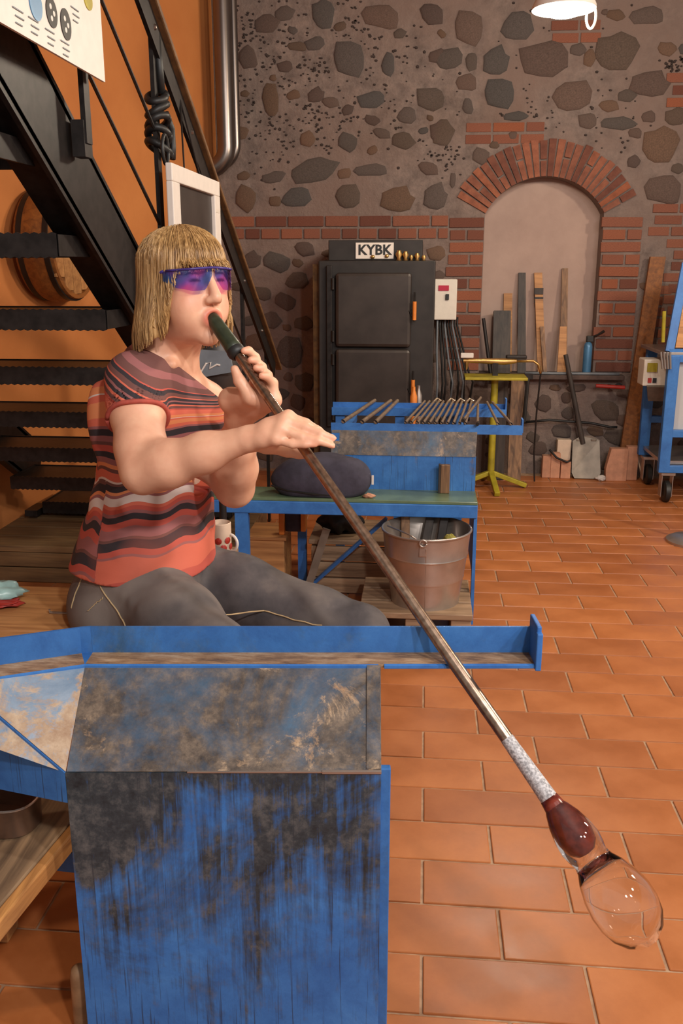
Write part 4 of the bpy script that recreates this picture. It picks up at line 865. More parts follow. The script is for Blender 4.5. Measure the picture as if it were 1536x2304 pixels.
m = MB(); m.tube([at(1494, 700, CY0-.02), at(1491, 770, CY0-.02)], .010, 8); build(m, 'yellow_latch', 'yellow_paint', fr)
m = MB(); 
for i in range(4): m.tube([at(1486+i*7, 792, CY0-.035), at(1490+i*6, 830, CY0-.035)], .006, 8)
build(m, 'hinge_bolts', 'galvanised', CT)
for x, y in ((CX0+.06, CY0+.03), (CX0+.70, CY0+.03), (CX0+.06, CY0+.47), (CX0+.70, CY0+.47)):
    m = MB(); m.lathe((x-.018, y-.02, .062), [(0, 0), (.05, 0), (.062, .006), (.062, .030), (.05, .036), (0, .036)], 24, (1, 0, 0)); wh = build(m, 'caster_wheel', 'black_rubber', CT, smooth=40)
    m = MB(); m.box((x-.030, y, .095), (.006, .06, .13), bev=.002); m.box((x+.030, y, .095), (.006, .06, .13), bev=.002); m.box((x, y, .165), (.08, .08, .02), bev=.003); build(m, 'fork', 'galvanised', wh)
# white meter box on the cart's left
q0, q1 = at(1448, 808, 5.35), at(1486, 868, 5.35); cx, cz = (q0[0]+q1[0])/2+.02, (q0[2]+q1[2])/2
MBX = thing('meter_box', (cx, 5.38, q1[2]), 'cream meter box with dial fixed at the side of the blue cart', 'meter box')
build(MB().box((cx, 5.40, cz), (q1[0]-q0[0]+.04, .14, q0[2]-q1[2]), bev=.006), 'housing', 'white_plastic', MBX)
m = MB(); m.sheet([(cx-.05, 5.33, q1[2]+.005), (cx+.08, 5.33, q1[2]+.005), (cx+.08, 5.40, q1[2]-.085), (cx-.02, 5.40, q1[2]-.085)], .03); build(m, 'bracket', 'shovel_steel', MBX)
a = at(1467, 827, 5.325); build(MB().box((a[0], 5.326, a[2]), (.055, .008, .05)), 'dial', 'yellow_paint', MBX)
for px in (1461, 1472): a = at(px, 856, 5.325); build(MB().box((a[0], 5.326, a[2]), (.02, .01, .026)), 'button', 'red_plastic' if px < 1465 else 'black_rubber', MBX)
m = MB(); t0 = np.array([1.40, WY-.02, 1.32]); m.sheet([(1.34, WY-.055, 1.36), (1.43, WY-.055, 1.36), (1.34, 5.772, 0), (1.24, 5.772, 0)], .03); build(m, 'brown_board', 'barrel_wood', label='tall brown board leaning on the wall behind the blue cart', cat='board')
# grey weighted base at the right on the floor
a = atz(1545, 1226, 0); ZB = thing('umbrella_base', (a[0]+.03, a[1]+.05, 0), 'round grey weighted base standing on the tiles at the right', 'base')
m = MB(); m.lathe((a[0]+.05, a[1]+.05, 0), [(0, 0), (.135, 0), (.135, .012), (.11, .024), (.03, .034), (0, .036)], 36); build(m, 'disc', 'galvanised', ZB, smooth=35)
m = MB(); m.tube([(a[0]+.05, a[1]+.05, .03), (a[0]+.05, a[1]+.05, .55)], .014, 12); build(m, 'pole', 'galvanised', ZB, smooth=50)
# ================================================================ PENDANT LAMP
lc = at(1268, 22, 4.0); LP = thing('pendant_lamp', lc, 'white enamel pendant lamp glowing above the arch', 'lamp')
m = MB(); m.lathe((lc[0], 4.0, lc[2]), [(.118, 0), (.124, .0), (.124, .012), (.10, .06), (.05, .11), (.025, .15), (.02, .15), (.045, .105), (.095, .055), (.118, .006)], 36, closed=True); build(m, 'shade', 'white_paint', LP, smooth=40)
m = MB(); m.lathe((lc[0], 4.0, lc[2]), [(0, -.028), (.05, -.022), (.09, -.008), (.112, .006), (.10, .03), (0, .05)], 32); build(m, 'bulb', 'lamp_glow', LP, smooth=180)
m = MB(); m.tube([(lc[0], 4.0, lc[2]+.145), (lc[0], 4.0, 3.5)], .006, 8); build(m, 'cord', 'black_rubber', LP)
m = MB(); m.tube([np.array([lc[0]+.105, 3.985, lc[2]-.03])+np.array([.018*math.cos(t), 0, .042*math.sin(t)]) for t in np.linspace(0, 6.29, 24)], .005, 8); build(m, 'pull_ring', 'white_paint', LP, smooth=180)
d = bpy.data.lights.new('lamp_light', 'POINT'); d.energy = 46; d.color = (1, .86, .68); d.shadow_soft_size = .10; o = bpy.data.objects.new('lamp_light', d); COL.objects.link(o); put(o, (lc[0], 4.0, lc[2]-.13), LP)
# ================================================================ THE PERSON
class Field:
    """signed-distance grid; shapes are blended in, then meshed with surface nets"""
    def __init__(s, lo, hi, h):
        s.lo = np.array(lo, float); s.h = h; s.n = np.ceil((np.array(hi)-s.lo)/h).astype(int)+1
        s.d = np.full(s.n, .05, np.float32)
    def _box(s, lo, hi, pad):
        a = np.maximum(np.floor((np.array(lo)-pad-s.lo)/s.h).astype(int), 0); b = np.minimum(np.ceil((np.array(hi)+pad-s.lo)/s.h).astype(int)+1, s.n)
        if (b <= a).any(): return None
        g = [s.lo[i]+s.h*np.arange(a[i], b[i]) for i in range(3)]
        return tuple(slice(a[i], b[i]) for i in range(3)), np.stack(np.meshgrid(*g, indexing='ij'), -1)
    def put(s, fn, lo, hi, k=.01, op='u'):
        q = s._box(lo, hi, .03+k)
        if q is None: return
        sl, P = q; e = fn(P).astype(np.float32); d = s.d[sl]
        if op == 'u': hh = np.clip(.5+.5*(e-d)/k, 0, 1); s.d[sl] = e*(1-hh)+d*hh - k*hh*(1-hh)
        elif op == 's': e = -e; hh = np.clip(.5-.5*(e-d)/k, 0, 1); s.d[sl] = e*(1-hh)+d*hh + k*hh*(1-hh)
        elif op == 'i': hh = np.clip(.5-.5*(e-d)/k, 0, 1); s.d[sl] = e*(1-hh)+d*hh + k*hh*(1-hh)
    def cap(s, a, b, ra, rb=None, k=.01, op='u'):
        a = np.array(a, float); b = np.array(b, float); rb = ra if rb is None else rb; ab = b-a; L2 = ab@ab+1e-12
        def fn(P):
            t = np.clip(((P-a)@ab)/L2, 0, 1); return np.linalg.norm(P-a-t[..., None]*ab, axis=-1) - (ra+(rb-ra)*t)
        R = max(ra, rb); s.put(fn, np.minimum(a, b)-R, np.maximum(a, b)+R, k, op)
    def chain(s, pts, rs, k=.01):
        for i in range(len(pts)-1): s.cap(pts[i], pts[i+1], rs[i], rs[i+1], k)
    def ell(s, c, r, M=None, k=.01, op='u'):
        c = np.array(c, float); r = np.array(r, float); M = np.eye(3) if M is None else M
        def fn(P):
            q = (P-c)@M; k0 = np.linalg.norm(q/r, axis=-1); k1 = np.linalg.norm(q/(r*r), axis=-1)+1e-9; return k0*(k0-1)/k1
        R = r.max(); s.put(fn, c-R, c+R, k, op)
    def mesh(s):
        d = s.d; h = s.h; S_ = d < 0
        cs = [(i, j, k_) for i in (0, 1) for j in (0, 1) for k_ in (0, 1)]; nx, ny, nz = [q-1 for q in s.n]
        cntr = np.zeros((nx, ny, nz), np.int8)
        for (i, j, k_) in cs: cntr += S_[i:nx+i, j:ny+j, k_:nz+k_]
        act = np.argwhere((cntr > 0) & (cntr < 8)); N = len(act)
        val = {c: d[act[:, 0]+c[0], act[:, 1]+c[1], act[:, 2]+c[2]] for c in cs}
        acc = np.zeros((N, 3)); num = np.zeros(N)
        for c in cs:
            for ax in range(3):
                if c[ax] == 0:
                    e = list(c); e[ax] = 1; e = tuple(e); va, vb = val[c], val[e]; m_ = (va < 0) != (vb < 0)
                    t = np.where(m_, va/np.where(va-vb == 0, 1, va-vb), 0); p = np.tile(np.array(c, float), (N, 1)); p[:, ax] = t
                    acc += p*m_[:, None]; num += m_
        V = s.lo + h*(act + acc/num[:, None])
        idx = np.full((nx, ny, nz), -1, np.int64); idx[act[:, 0], act[:, 1], act[:, 2]] = np.arange(N)
        F = []
        for ax in range(3):
            o1, o2 = (ax+1) % 3, (ax+2) % 3
            sa = [slice(1, -1)]*3; sb = [slice(1, -1)]*3; sa[ax] = slice(0, -1); sb[ax] = slice(1, None)
            A_, B_ = S_[tuple(sa)], S_[tuple(sb)]
            for flag, flip in ((A_ & ~B_, False), (~A_ & B_, True)):
                e = np.argwhere(flag); off = np.ones(3, int); off[ax] = 0; e = e+off
                def cell(d1, d2): q = e.copy(); q[:, o1] += d1; q[:, o2] += d2; return idx[q[:, 0], q[:, 1], q[:, 2]]
                q4 = np.stack([cell(-1, -1), cell(0, -1), cell(0, 0), cell(-1, 0)], 1)
                F.append(q4[:, ::-1] if flip else q4)
        F = np.concatenate(F); F = F[(F >= 0).all(1)]
        return V, F
def relax(V, F, it=2, lam=.5):
    e = np.concatenate([F[:, [i, (i+1) % 4]] for i in range(4)]); n = len(V)
    deg = np.bincount(e[:, 0], minlength=n) + np.bincount(e[:, 1], minlength=n)
    for q in range(it):
        a = np.zeros_like(V)
        for c in range(3): a[:, c] = np.bincount(e[:, 0], V[e[:, 1], c], n) + np.bincount(e[:, 1], V[e[:, 0], c], n)
        V = V + lam*(a/np.maximum(deg, 1)[:, None]-V)
    return V
def nrm(v): v = np.array(v, float); return v/np.linalg.norm(v)
Z3 = np.array([0, 0, 1.])
# --- head frame
hf = nrm((.76, -.65, .05)); hl = nrm(np.cross(Z3, hf)); hu = np.cross(hf, hl); HM = np.stack([hf, hl, hu], 1)
MOUTH_L = np.array([.094, 0, -.078])
HC = PM - HM@MOUTH_L - hf*.0
def hd(f, l, u): return HC + HM@np.array([f, l, u], float)
# --- body frame
bf = nrm((.995, .06, 0)); bl = np.cross(Z3, bf); BM = np.stack([bf, bl, Z3], 1)
TS = [  # height, forward offset, half depth, half width : torso sections around the spine
    (.50, -.01, .135, .175), (.58, -.005, .140, .178), (.66, .0, .130, .165), (.76, .0, .108, .142), (.84, .005, .100, .134), (.92, .010, .108, .138), (1.0, .012, .112, .142), (1.06, .0, .098, .144), (1.105, -.006, .074, .126), (1.14, -.010, .056, .085), (1.18, -.005, .048, .055)]
SPX = lambda z: np.interp(z, [.5, .66, .85, 1.0, 1.14], [-.650, -.640, -.612, -.585, -.555])
SPY = lambda z: np.interp(z, [.5, .85, 1.14], [1.985, 1.975, 1.955])
def torso_fn(off, zlo, zhi, wob=0.0, secs=TS):
    T = np.array(secs)
    def fn(P):
        z = np.clip(P[..., 2], T[0, 0], T[-1, 0]); fo = np.interp(z, T[:, 0], T[:, 1]); a = np.interp(z, T[:, 0], T[:, 2])+off; b = np.interp(z, T[:, 0], T[:, 3])+off
        dx = P[..., 0]-SPX(z); dy = P[..., 1]-SPY(z); u = dx*bf[0]+dy*bf[1]-fo; v = dx*bl[0]+dy*bl[1]
        r_ = np.sqrt((u/a)**2+(v/b)**2); d = (r_-1)*np.minimum(a, b)*.95
        if wob:
            th = np.arctan2(v, u); d = d - wob*(np.sin(3*th+26*z)+.7*np.sin(7*th-40*z+1)+.6*np.sin(60*z+4*np.sin(2*th)))*np.clip((1.12-P[..., 2])*6, 0, 1)
        return np.maximum(d, np.maximum(zlo-P[..., 2], P[..., 2]-zhi))
    return fn
def tpt(f, l, z): return np.array([SPX(z), SPY(z), 0])+bf*f+bl*l+np.array([0, 0, z])
SHR, SHL = tpt(-.03, -.150, 1.072), tpt(-.06, .135, 1.045)
ELR, WRR = at(322, 1062, 1.665), at(556, 988, 1.625)
ELL_, WRL = at(528, 1098, 1.93), at(537, 940, 1.815)
lo, hi = (-.84, 1.53, .52), (-.15, 2.24, 1.45)
B = Field(lo, hi, .0032)
# torso, neck
B.put(torso_fn(-.012, .54, 1.17), (-.86, 1.7, .54), (-.38, 2.24, 1.17), .01)
for s_ in (-1, 1): B.ell(tpt(.095, s_*.068, .985), (.05, .062, .062), BM, .03)
NB = tpt(.0, .0, 1.10); B.cap(NB, hd(-.020, 0, -.085), .050, .045, .035); B.cap(tpt(-.02, -.10, 1.095), hd(-.03, 0, -.09), .034, .030, .03); B.cap(tpt(-.03, .09, 1.085), hd(-.03, 0, -.09), .032, .030, .03)
B.cap(tpt(.055, -.01, 1.085), tpt(.035, -.12, 1.105), .010, .010, .02); B.cap(hd(.0, .035, -.10), tpt(.055, .012, 1.09), .012, .008, .02)
B.cap(hd(.0, -.035, -.10), tpt(.055, -.012, 1.09), .012, .008, .02)
# arms
def mid(a, b, t): return a+(b-a)*t
B.chain([SHR, mid(SHR, ELR, .35), mid(SHR, ELR, .75), ELR], [.052, .050, .046, .038], .03)
B.chain([ELR, mid(ELR, WRR, .25), mid(ELR, WRR, .6), WRR], [.038, .042, .034, .0245], .03)
B.chain([SHL, mid(SHL, ELL_, .35), mid(SHL, ELL_, .75), ELL_], [.048, .047, .045, .038], .03)
B.chain([ELL_, mid(ELL_, WRL, .3), mid(ELL_, WRL, .65), WRL], [.038, .043, .035, .026], .03)
# right hand: laid over the pipe, back of the hand up, fingers stretched along
def hand(field, wrist, K, fingers, thumb, pr=.0125):
    for q in K: field.cap(wrist, q, .017, pr, .012)
    for i in range(3): field.cap(mid(wrist, K[i], .55), mid(wrist, K[i+1], .55), .0145, .0145, .012); field.cap(K[i], K[i+1], .0105, .0105, .008)
    for k_, pts, r_ in fingers: field.chain([k_]+pts, r_, .004)
    field.chain(thumb[0], thumb[1], .008)
PYo = lambda L: pp(L)
oY = -.0
Kr = [at(648, 937, 1.632), at(641, 948, 1.617), at(632, 966, 1.606), at(620, 988, 1.600)]
FR = [(Kr[0], [at(688, 952, 1.628), at(715, 968, 1.624), at(738, 984, 1.622)], [.0098, .0088, .0078, .0062]),
      (Kr[1], [at(688, 963, 1.612), at(722, 976, 1.608), at(750, 986, 1.608)], [.0100, .0090, .0078, .0062]),
      (Kr[2], [at(678, 983, 1.600), at(716, 992, 1.598), at(748, 1003, 1.600)], [.0096, .0086, .0074, .0060]),
      (Kr[3], [at(658, 1000, 1.595), at(686, 1000, 1.592), at(708, 1001, 1.594)], [.0086, .0076, .0066, .0054])]
hand(B, WRR, Kr, FR, ([WRR, at(600, 1000, 1.650), at(645, 1014, 1.668), at(672, 1020, 1.668), at(684, 1024, 1.660)], [.020, .017, .0115, .0098, .0078]))
# left hand: palm behind the pipe, fingers closing from the far side, thumb on the near side
def around(L, ang, r_):
    """point beside the pipe; ang measured from 'towards camera-left' around the pipe axis"""
    v = nrm(C0-pp(L)); e1 = nrm(v-PD*(v@PD)); e2 = np.cross(PD, e1); return pp(L)+r_*(math.cos(ang)*e1+math.sin(ang)*e2)
sgn = 1 if (np.cross(PD, nrm((C0-pp(.2))-PD*((C0-pp(.2))@PD)))@RT) > 0 else -1     # +: e2 points to image right
def ar(L, deg, r_=.021): return around(L, math.radians(deg)*sgn, r_)
Kl = [ar(.150, 158, .030), ar(.172, 160, .031), ar(.194, 162, .031), ar(.214, 166, .030)]
FL = [(Kl[i], [ar(l1, 118, .028), ar(l2, 72, .0225), ar(l3, 42, .0205)], [.0098, .0090, .0082, .0072]) for i, (l1, l2, l3) in enumerate(((.122, .112, .112), (.148, .138, .137), (.170, .160, .158), (.190, .181, .179)))]
hand(B, WRL, Kl, FL, ([WRL, at(520, 900, 1.780), ar(.185, -128, .034), ar(.150, -96, .027), ar(.128, -72, .0225)], [.022, .022, .0150, .0108, .0085]))
B.cap(at(520, 900, 1.785), ar(.205, 175, .038), .022, .016, .015); B.cap(WRL, ar(.20, -170, .036), .024, .015, .02)
# head
E_ = lambda c, r_, k_=.012, op='u': B.ell(hd(*c), r_, HM, k_, op)
E_((-.014, 0, .020), (.094, .073, .072), .01); E_((.030, 0, -.032), (.064, .060, .088), .03); E_((.040, 0, -.086), (.050, .046, .038), .03); E_((.078, 0, -.117), (.018, .020, .016), .02)
for s_ in (-1, 1):
    E_((.052, s_*.038, -.054), (.032, .026, .036), .02); E_((.060, s_*.040, -.012), (.022, .020, .016), .02)
    B.cap(hd(.086, s_*.010, .018), hd(.074, s_*.046, .020), .008, .007, .012)
    E_((.100, s_*.031, .0), (.016, .018, .011), .010, 's'); E_((.074, s_*.031, .0), (.0155, .0150, .0140), .004)
    B.cap(hd(.0865, s_*.020, -.003), hd(.083, s_*.042, -.004), .0022, .0022, .002)      # lowered lid edge
    E_((-.008, s_*.076, -.010), (.016, .008, .030), .006)
    E_((.100, s_*.0115, -.044), (.010, .0075, .0075), .006)
B.cap(hd(.089, 0, .010), hd(.111, 0, -.036), .0075, .0105, .010); E_((.111, 0, -.041), (.0105, .010, .009), .006); E_((.104, s_*.0, -.052), (.006, .004, .003), .004)
for s_ in (-1, 1): E_((.106, s_*.0062, -.0525), (.0045, .0034, .0032), .002, 's')
# pursed lips round the mouthpiece
for t in np.linspace(0, 2*math.pi, 13)[:-1]:
    B.ell(hd(.0925-.004*abs(math.sin(t)), .0175*math.sin(t), -.078+.0145*math.cos(t)), (.0095, .0085, .0062), HM, .006)
E_((.100, 0, -.078), (.012, .012, .011), .004, 's')
Vb, Fb = B.mesh(); Vb = relax(Vb, Fb, 2, .45)
k = NT('skin')
at_ = k.n('Attribute', attribute_name='tint'); f = k.noise(28, 4)
c = k.ramp(f, [(.3, S((222, 164, 134))), (.7, S((236, 184, 152)))])
c = k.mix(1.0, c, at_.outputs['Color'], 'MULTIPLY'); k.bump(k.noise(220, 2), .05, .001)
k.fin(c, .48); k.b.inputs['Subsurface Weight'].default_value = .12; k.b.inputs['Subsurface Radius'].default_value = (.012, .005, .003)
person = build((Vb, Fb.tolist()), 'person', 'skin', smooth=180, label='seated person in striped top and jeans blowing into a long pipe', cat='person', origin=(SPX(.5), SPY(.5), 0))
Q = (Vb-HC)@HM; tint = np.ones((len(Vb), 4))
lipd = np.sqrt(((Q[:, 0]-.092)/.016)**2+(Q[:, 1]/.024)**2+((Q[:, 2]+.078)/.020)**2); w_ = np.clip((1.12-lipd)*5, 0, 1)[:, None]; tint[:, :3] = tint[:, :3]*(1-w_)+np.array([.72, .38, .36])*w_
for s_ in (-1, 1):
    ck = np.sqrt(((Q[:, 0]-.07)/.05)**2+((Q[:, 1]-s_*.042)/.03)**2+((Q[:, 2]+.04)/.03)**2); w_ = np.clip(1.1-ck, 0, 1)[:, None]*.5; tint[:, :3] = tint[:, :3]*(1-w_)+np.array([1.0, .78, .76])*w_
    br = np.sqrt(((Q[:, 1]-s_*.030)/.022)**2+((Q[:, 2]-.0215-.003*np.cos(Q[:, 1]*60))/.0042)**2); w_ = (np.clip((1.1-br)*3, 0, 1)*(Q[:, 0] > .06))[:, None]; tint[:, :3] = tint[:, :3]*(1-w_)+np.array([.50, .36, .26])*w_
    ls = np.sqrt(((Q[:, 1]-s_*.031)/.015)**2+((Q[:, 2]+.0045)/.0028)**2); w_ = (np.clip((1.1-ls)*3, 0, 1)*(Q[:, 0] > .07))[:, None]; tint[:, :3] = tint[:, :3]*(1-w_)+np.array([.22, .15, .13])*w_
tips = [f_[1][-1] for f_ in FR+FL]
for tp in tips:
    dd_ = np.linalg.norm(Vb-tp, axis=1); w_ = np.clip((.012-dd_)/.006, 0, 1)[:, None]*.6; tint[:, :3] = tint[:, :3]*(1-w_)+np.array([1.0, .82, .80])*w_
ca = person.data.color_attributes.new('tint', 'FLOAT_COLOR', 'POINT'); ca.data.foreach_set('color', tint.ravel())
# --- jeans
HPR, HPL = tpt(.02, -.095, .575), tpt(.02, .095, .575)
KNR, KNL = np.array([-.36, 1.62, .515]), at(808, 1428, 1.93)
ANR, ANL = np.array([-.36, 1.72, .09]), np.array([-.27, 2.05, .09])
J = Field((-.90, 1.48, .03), (.05, 2.30, .76), .0055)
J.put(torso_fn(.012, .44, .72), (-.9, 1.7, .44), (-.38, 2.3, .72), .01)
J.ell(tpt(-.06, 0, .535), (.12, .19, .10), BM, .04)
for hp, kn, an in ((HPR, KNR, ANR), (HPL, KNL, ANL)):
    J.chain([hp, mid(hp, kn, .4), mid(hp, kn, .8), kn], [.098, .090, .074, .067], .035); J.chain([kn, mid(kn, an, .35), an], [.066, .062, .056], .03)
# wrinkles at hip and knee
for t in (.10, .17, .25, .36, .80, .90):
    for hp, kn in ((HPR, KNR), (HPL, KNL)):
        c = mid(hp, kn, t); ax = nrm(kn-hp); sd = np.cross(ax, Z3); r_ = np.interp(t, [0, .4, .8, 1], [.098, .090, .074, .067])
        J.cap(c+sd*r_*.83+Z3*r_*.50, c+sd*r_*.05+Z3*r_*.99+ax*.06, .004, .003, .022)
J.put(lambda P: .5005-P[..., 2], (-.93, 1.875, .46), (-.46, 2.12, .53), .003, 'i')
Vj, Fj = J.mesh(); Vj = relax(Vj, Fj, 2, .5)
k = NT('jeans_denim'); f = k.noise(9, 5, None, .6); ff = k.noise(3.0, 3); tw = k.noise(1.0, 2, k.coord((700, 700, 250), rot=(.5, .3, .6)))
c = k.ramp(f, [(.3, S((58, 55, 58))), (.55, S((86, 80, 80))), (.75, S((116, 106, 100)))]); c = k.mix(k.ramp(ff, [(.42, (0, 0, 0, 1)), (.62, (.6,)*3+(1,))]), c, S((140, 128, 118)))
k.bump(tw, .15, .001); k.fin(c, .9)
jn = build((Vj, Fj.tolist()), 'jeans', 'jeans_denim', person, smooth=180)
# stitched seams follow the cloth: snap a path to the nearest jeans vertices
def snap(path, V, off=.0012, n=24):
    P = np.array(path); t = np.linspace(0, len(P)-1, n); Q_ = np.stack([np.interp(t, range(len(P)), P[:, i]) for i in range(3)], 1); out = []
    for q in Q_:
        d_ = V-q; j = np.argmin((d_*d_).sum(1)); out.append(V[j])
    out = np.array(out); out[1:-1] = (out[:-2]+out[1:-1]*2+out[2:])/4; return out
def seam(path, V, parent, mat='stitch', r_=.0016, name='stitching'):
    q = snap(path, V); v = q-C0; q = q-v/np.linalg.norm(v, axis=1)[:, None]*.002
    build(MB().tube(list(q), r_, 6), name, mat, parent)
seam([at(180, 1300, 1.86), at(195, 1350, 1.86), at(205, 1400, 1.86)], Vj, jn); seam([at(235, 1280, 1.84), at(250, 1330, 1.83), at(290, 1375, 1.80), at(330, 1408, 1.78)], Vj, jn)
seam([at(455, 1375, 1.86), at(480, 1320, 1.90), at(492, 1285, 1.9)], Vj, jn); seam([at(470, 1362, 1.86), at(560, 1376, 1.86), at(640, 1395, 1.86), at(720, 1412, 1.86)], Vj, jn); seam([at(222, 1375, 1.83), at(258, 1345, 1.83)], Vj, jn, r_=.001)
for an, kn in ((ANR, KNR), (ANL, KNL)):
    d_ = nrm(np.array([kn[0]-(HPR[0]), kn[1]-HPR[1], 0])); m = MB(); Sf = Field(an+np.array([-.20, -.20, -.10]), an+np.array([.22, .2, .08]), .006)
    Sf.cap(an+np.array([0, 0, -.005]), an-d_*.035+np.array([0, 0, -.05]), .046, .042, .02); Sf.cap(an-d_*.04+np.array([0, 0, -.055]), an+d_*.13+np.array([0, 0, -.058]), .036, .030, .03)
    zf = an[2]-.088; Sf.put(lambda P: zf-P[..., 2], an-.2, an+.2, .004, 'i'); V_, F_ = Sf.mesh(); V_ = V_ - np.array([0, 0, V_[:, 2].min()]); build((V_, F_.tolist()), 'shoe', 'shoe', person, smooth=180)
# --- striped top
H0 = .628
TSS = [(.58, -.012, .168, .190), (.66, -.005, .160, .182), (.76, .0, .138, .160), (.84, .004, .126, .150), (.92, .010, .128, .152), (1.0, .014, .128, .156), (1.06, .000, .112, .154), (1.105, -.008, .088, .138), (1.14, -.012, .070, .100), (1.18, -.008, .060, .070)]
T = Field((-.92, 1.62, .58), (-.33, 2.28, 1.22), .0042)
T.put(torso_fn(.004, H0, 1.165, .0026, TSS), (-.92, 1.66, H0), (-.33, 2.28, 1.165), .006)
for s_ in (-1, 1): T.ell(tpt(.105, s_*.066, .975), (.056, .066, .070), BM, .035)
for sh, el, r_ in ((SHR, ELR, .061), (SHL, ELL_, .052)):
    T.cap(sh+np.array([0, 0, .004]), mid(sh, el, .36), r_, r_*1.02, .03)
# loose folds at the back and under the arm
T.ell(tpt(-.108, -.09, .985), (.026, .040, .075), BM, .05)
for z, a, b in ((.74, .06, .02), (.80, .02, .05), (.70, .10, -.02), (.88, .0, .05)):
    T.cap(tpt(-.02, -.158, z), tpt(.11, -.085, z+.035), .007, .004, .024)
# sleeve ends open on the upper arm, neckline cut, underside open
for sh, el in ((SHR, ELR), (SHL, ELL_)):
    ax = nrm(el-sh); c = mid(sh, el, .42)
    T.put(lambda P, ax=ax, c=c: np.where(np.linalg.norm(P-c-((P-c)@ax)[..., None]*ax, axis=-1) < .085, -((P-c)@ax), .1), c-.10, c+.13, .003, 's')
NKA, NKV = at(302, 752, 1.87), at(488, 888, 1.87)
def vneck(P):
    v = P-np.array([SPX(1.1), SPY(1.1), 0]); u = v@bf; l_ = v@bl
    yy = np.maximum(P[..., 1]-1.87, -.02); xe = P[..., 0]+.27*yy; d1 = (NKA[2] - .17*yy + (NKV[2]-NKA[2])*(xe-NKA[0])/(NKV[0]-NKA[0]) - P[..., 2])*.80; d1 = np.maximum(d1, NKA[0]-xe); d2 = np.sqrt((u/1.05)**2+(l_*.86)**2)-.078; d2 = np.maximum(d2, 1.10-P[..., 2]); return np.minimum(d1, d2)
T.put(vneck, (-.75, 1.7, .98), (-.33, 2.28, 1.21), .006, 's')
# body shows at the openings: keep a hollow just under the cloth near arms and neck
for sh, el in ((SHR, ELR), (SHL, ELL_)): T.cap(mid(sh, el, .30), mid(sh, el, .70), .0575, .054, .003, 's')
Vt, Ft = T.mesh(); Vt = relax(Vt, Ft, 2, .5)
k = NT('striped_knit')
geo = k.n('Attribute', attribute_name='stripe')
nz = k.noise(7, 3); ad = k.n('Math', operation='MULTIPLY_ADD'); k.l(nz, ad.inputs[0]); ad.inputs[1].default_value = .035; k.l(geo.outputs['Fac'], ad.inputs[2])
COR, RED, BRN, BLK, WHT, ORG_, PLM = S((214, 108, 84)), S((192, 86, 72)), S((112, 72, 66)), S((54, 46, 50)), S((222, 204, 194)), S((224, 140, 92)), S((154, 96, 94))
seq = [(RED, 3), (COR, 5), (COR, 3), (PLM, 1), (RED, 2), (BLK, 3), (BRN, 1), (PLM, 3), (RED, 2), (BLK, 2), (PLM, 1), (RED, 1.5), (COR, 1), (WHT, 2.5), (PLM, 1), (ORG_, .8), (BLK, 2), (BRN, 1), (WHT, .6), (COR, 3), (BRN, 1.2), (ORG_, 1.5), (PLM, 2), (BLK, 2), (RED, 2), (BRN, 1.2), (PLM, 1.8), (BLK, 2.2), (PLM, .8), (COR, 1.6), (ORG_, 2), (COR, 1), (WHT, .35), (ORG_, 1.6), (COR, 3), (RED, 1), (BRN, 1.4), (COR, 1.0), (BLK, 1.3), (PLM, .8), (BLK, 1.6), (COR, .5), (BRN, 1.8), (BLK, 1.2), (RED, .5), (BRN, 2.5), (PLM, 2), (BRN, 3)]
tot = sum(w__ for _, w__ in seq); stops = []; acc_ = 0
half = len(seq)
# a ramp holds 32 stops: two ramps, lower and upper half of the cloth
def ramp_from(sub, a, b, fac):
    mr = k.n('MapRange'); k.l(fac, mr.inputs['Value']); mr.inputs['From Min'].default_value = a; mr.inputs['From Max'].default_value = b
    t_ = sum(w__ for _, w__ in sub); p_ = 0; st_ = []
    for c_, w__ in sub: st_.append((p_/t_, c_)); p_ += w__
    return k.ramp(mr.outputs[0], st_, 'CONSTANT')
low, upp = seq[:24], seq[24:]; split = sum(w__ for _, w__ in low)/tot
rl, ru = ramp_from(low, 0, split, ad.outputs[0]), ramp_from(upp, split, 1, ad.outputs[0])
gt = k.n('Math', operation='GREATER_THAN'); k.l(ad.outputs[0], gt.inputs[0]); gt.inputs[1].default_value = split
c = k.mix(gt.outputs[0], rl, ru); hv_ = k.noise(4, 2); c = k.mix(k.ramp(hv_, [(.5, (0, 0, 0, 1)), (.62, (.25,)*3+(1,))]), c, S((196, 104, 84)))
k.bump(k.noise(1.0, 2, k.coord((60, 60, 500))), .12, .001); k.fin(c, .85)
st_o = build((Vt, Ft.tolist()), 'striped_top', 'striped_knit', person, smooth=180)
vv = Vt-np.stack([SPX(Vt[:, 2]), SPY(Vt[:, 2]), 0*Vt[:, 2]], 1); uu = vv@bf; ll = vv@bl
sw = np.clip((Vt[:, 2]-.97)/.09, 0, 1); sw = sw*sw*(3-2*sw); sv = (Vt[:, 2]+.62*np.clip(Vt[:, 0]-NKA[0], -.06, .22)*sw-H0)/(1.175-H0); sv = sv + .10*np.clip(uu, -.2, .2)/.15*np.clip(1.1-sv, 0, 1)*-.35
sv = np.where((uu < -.075) & (sv < .42), sv*.8+.09, sv)
sv = sv + .02*np.sin(9*np.arctan2(ll, uu))*np.clip(.6-np.abs(sv-.3), 0, 1)
sa = st_o.data.attributes.new('stripe', 'FLOAT', 'POINT'); sa.data.foreach_set('value', np.clip(sv, 0.001, .999).astype(np.float32))
ax = nrm(ELR-SHR); e1_ = nrm(np.cross(ax, Z3)); e2_ = np.cross(ax, e1_); c = mid(SHR, ELR, .41)
simple('knit_hem', (186, 84, 70), .85, 0, .25, 60)
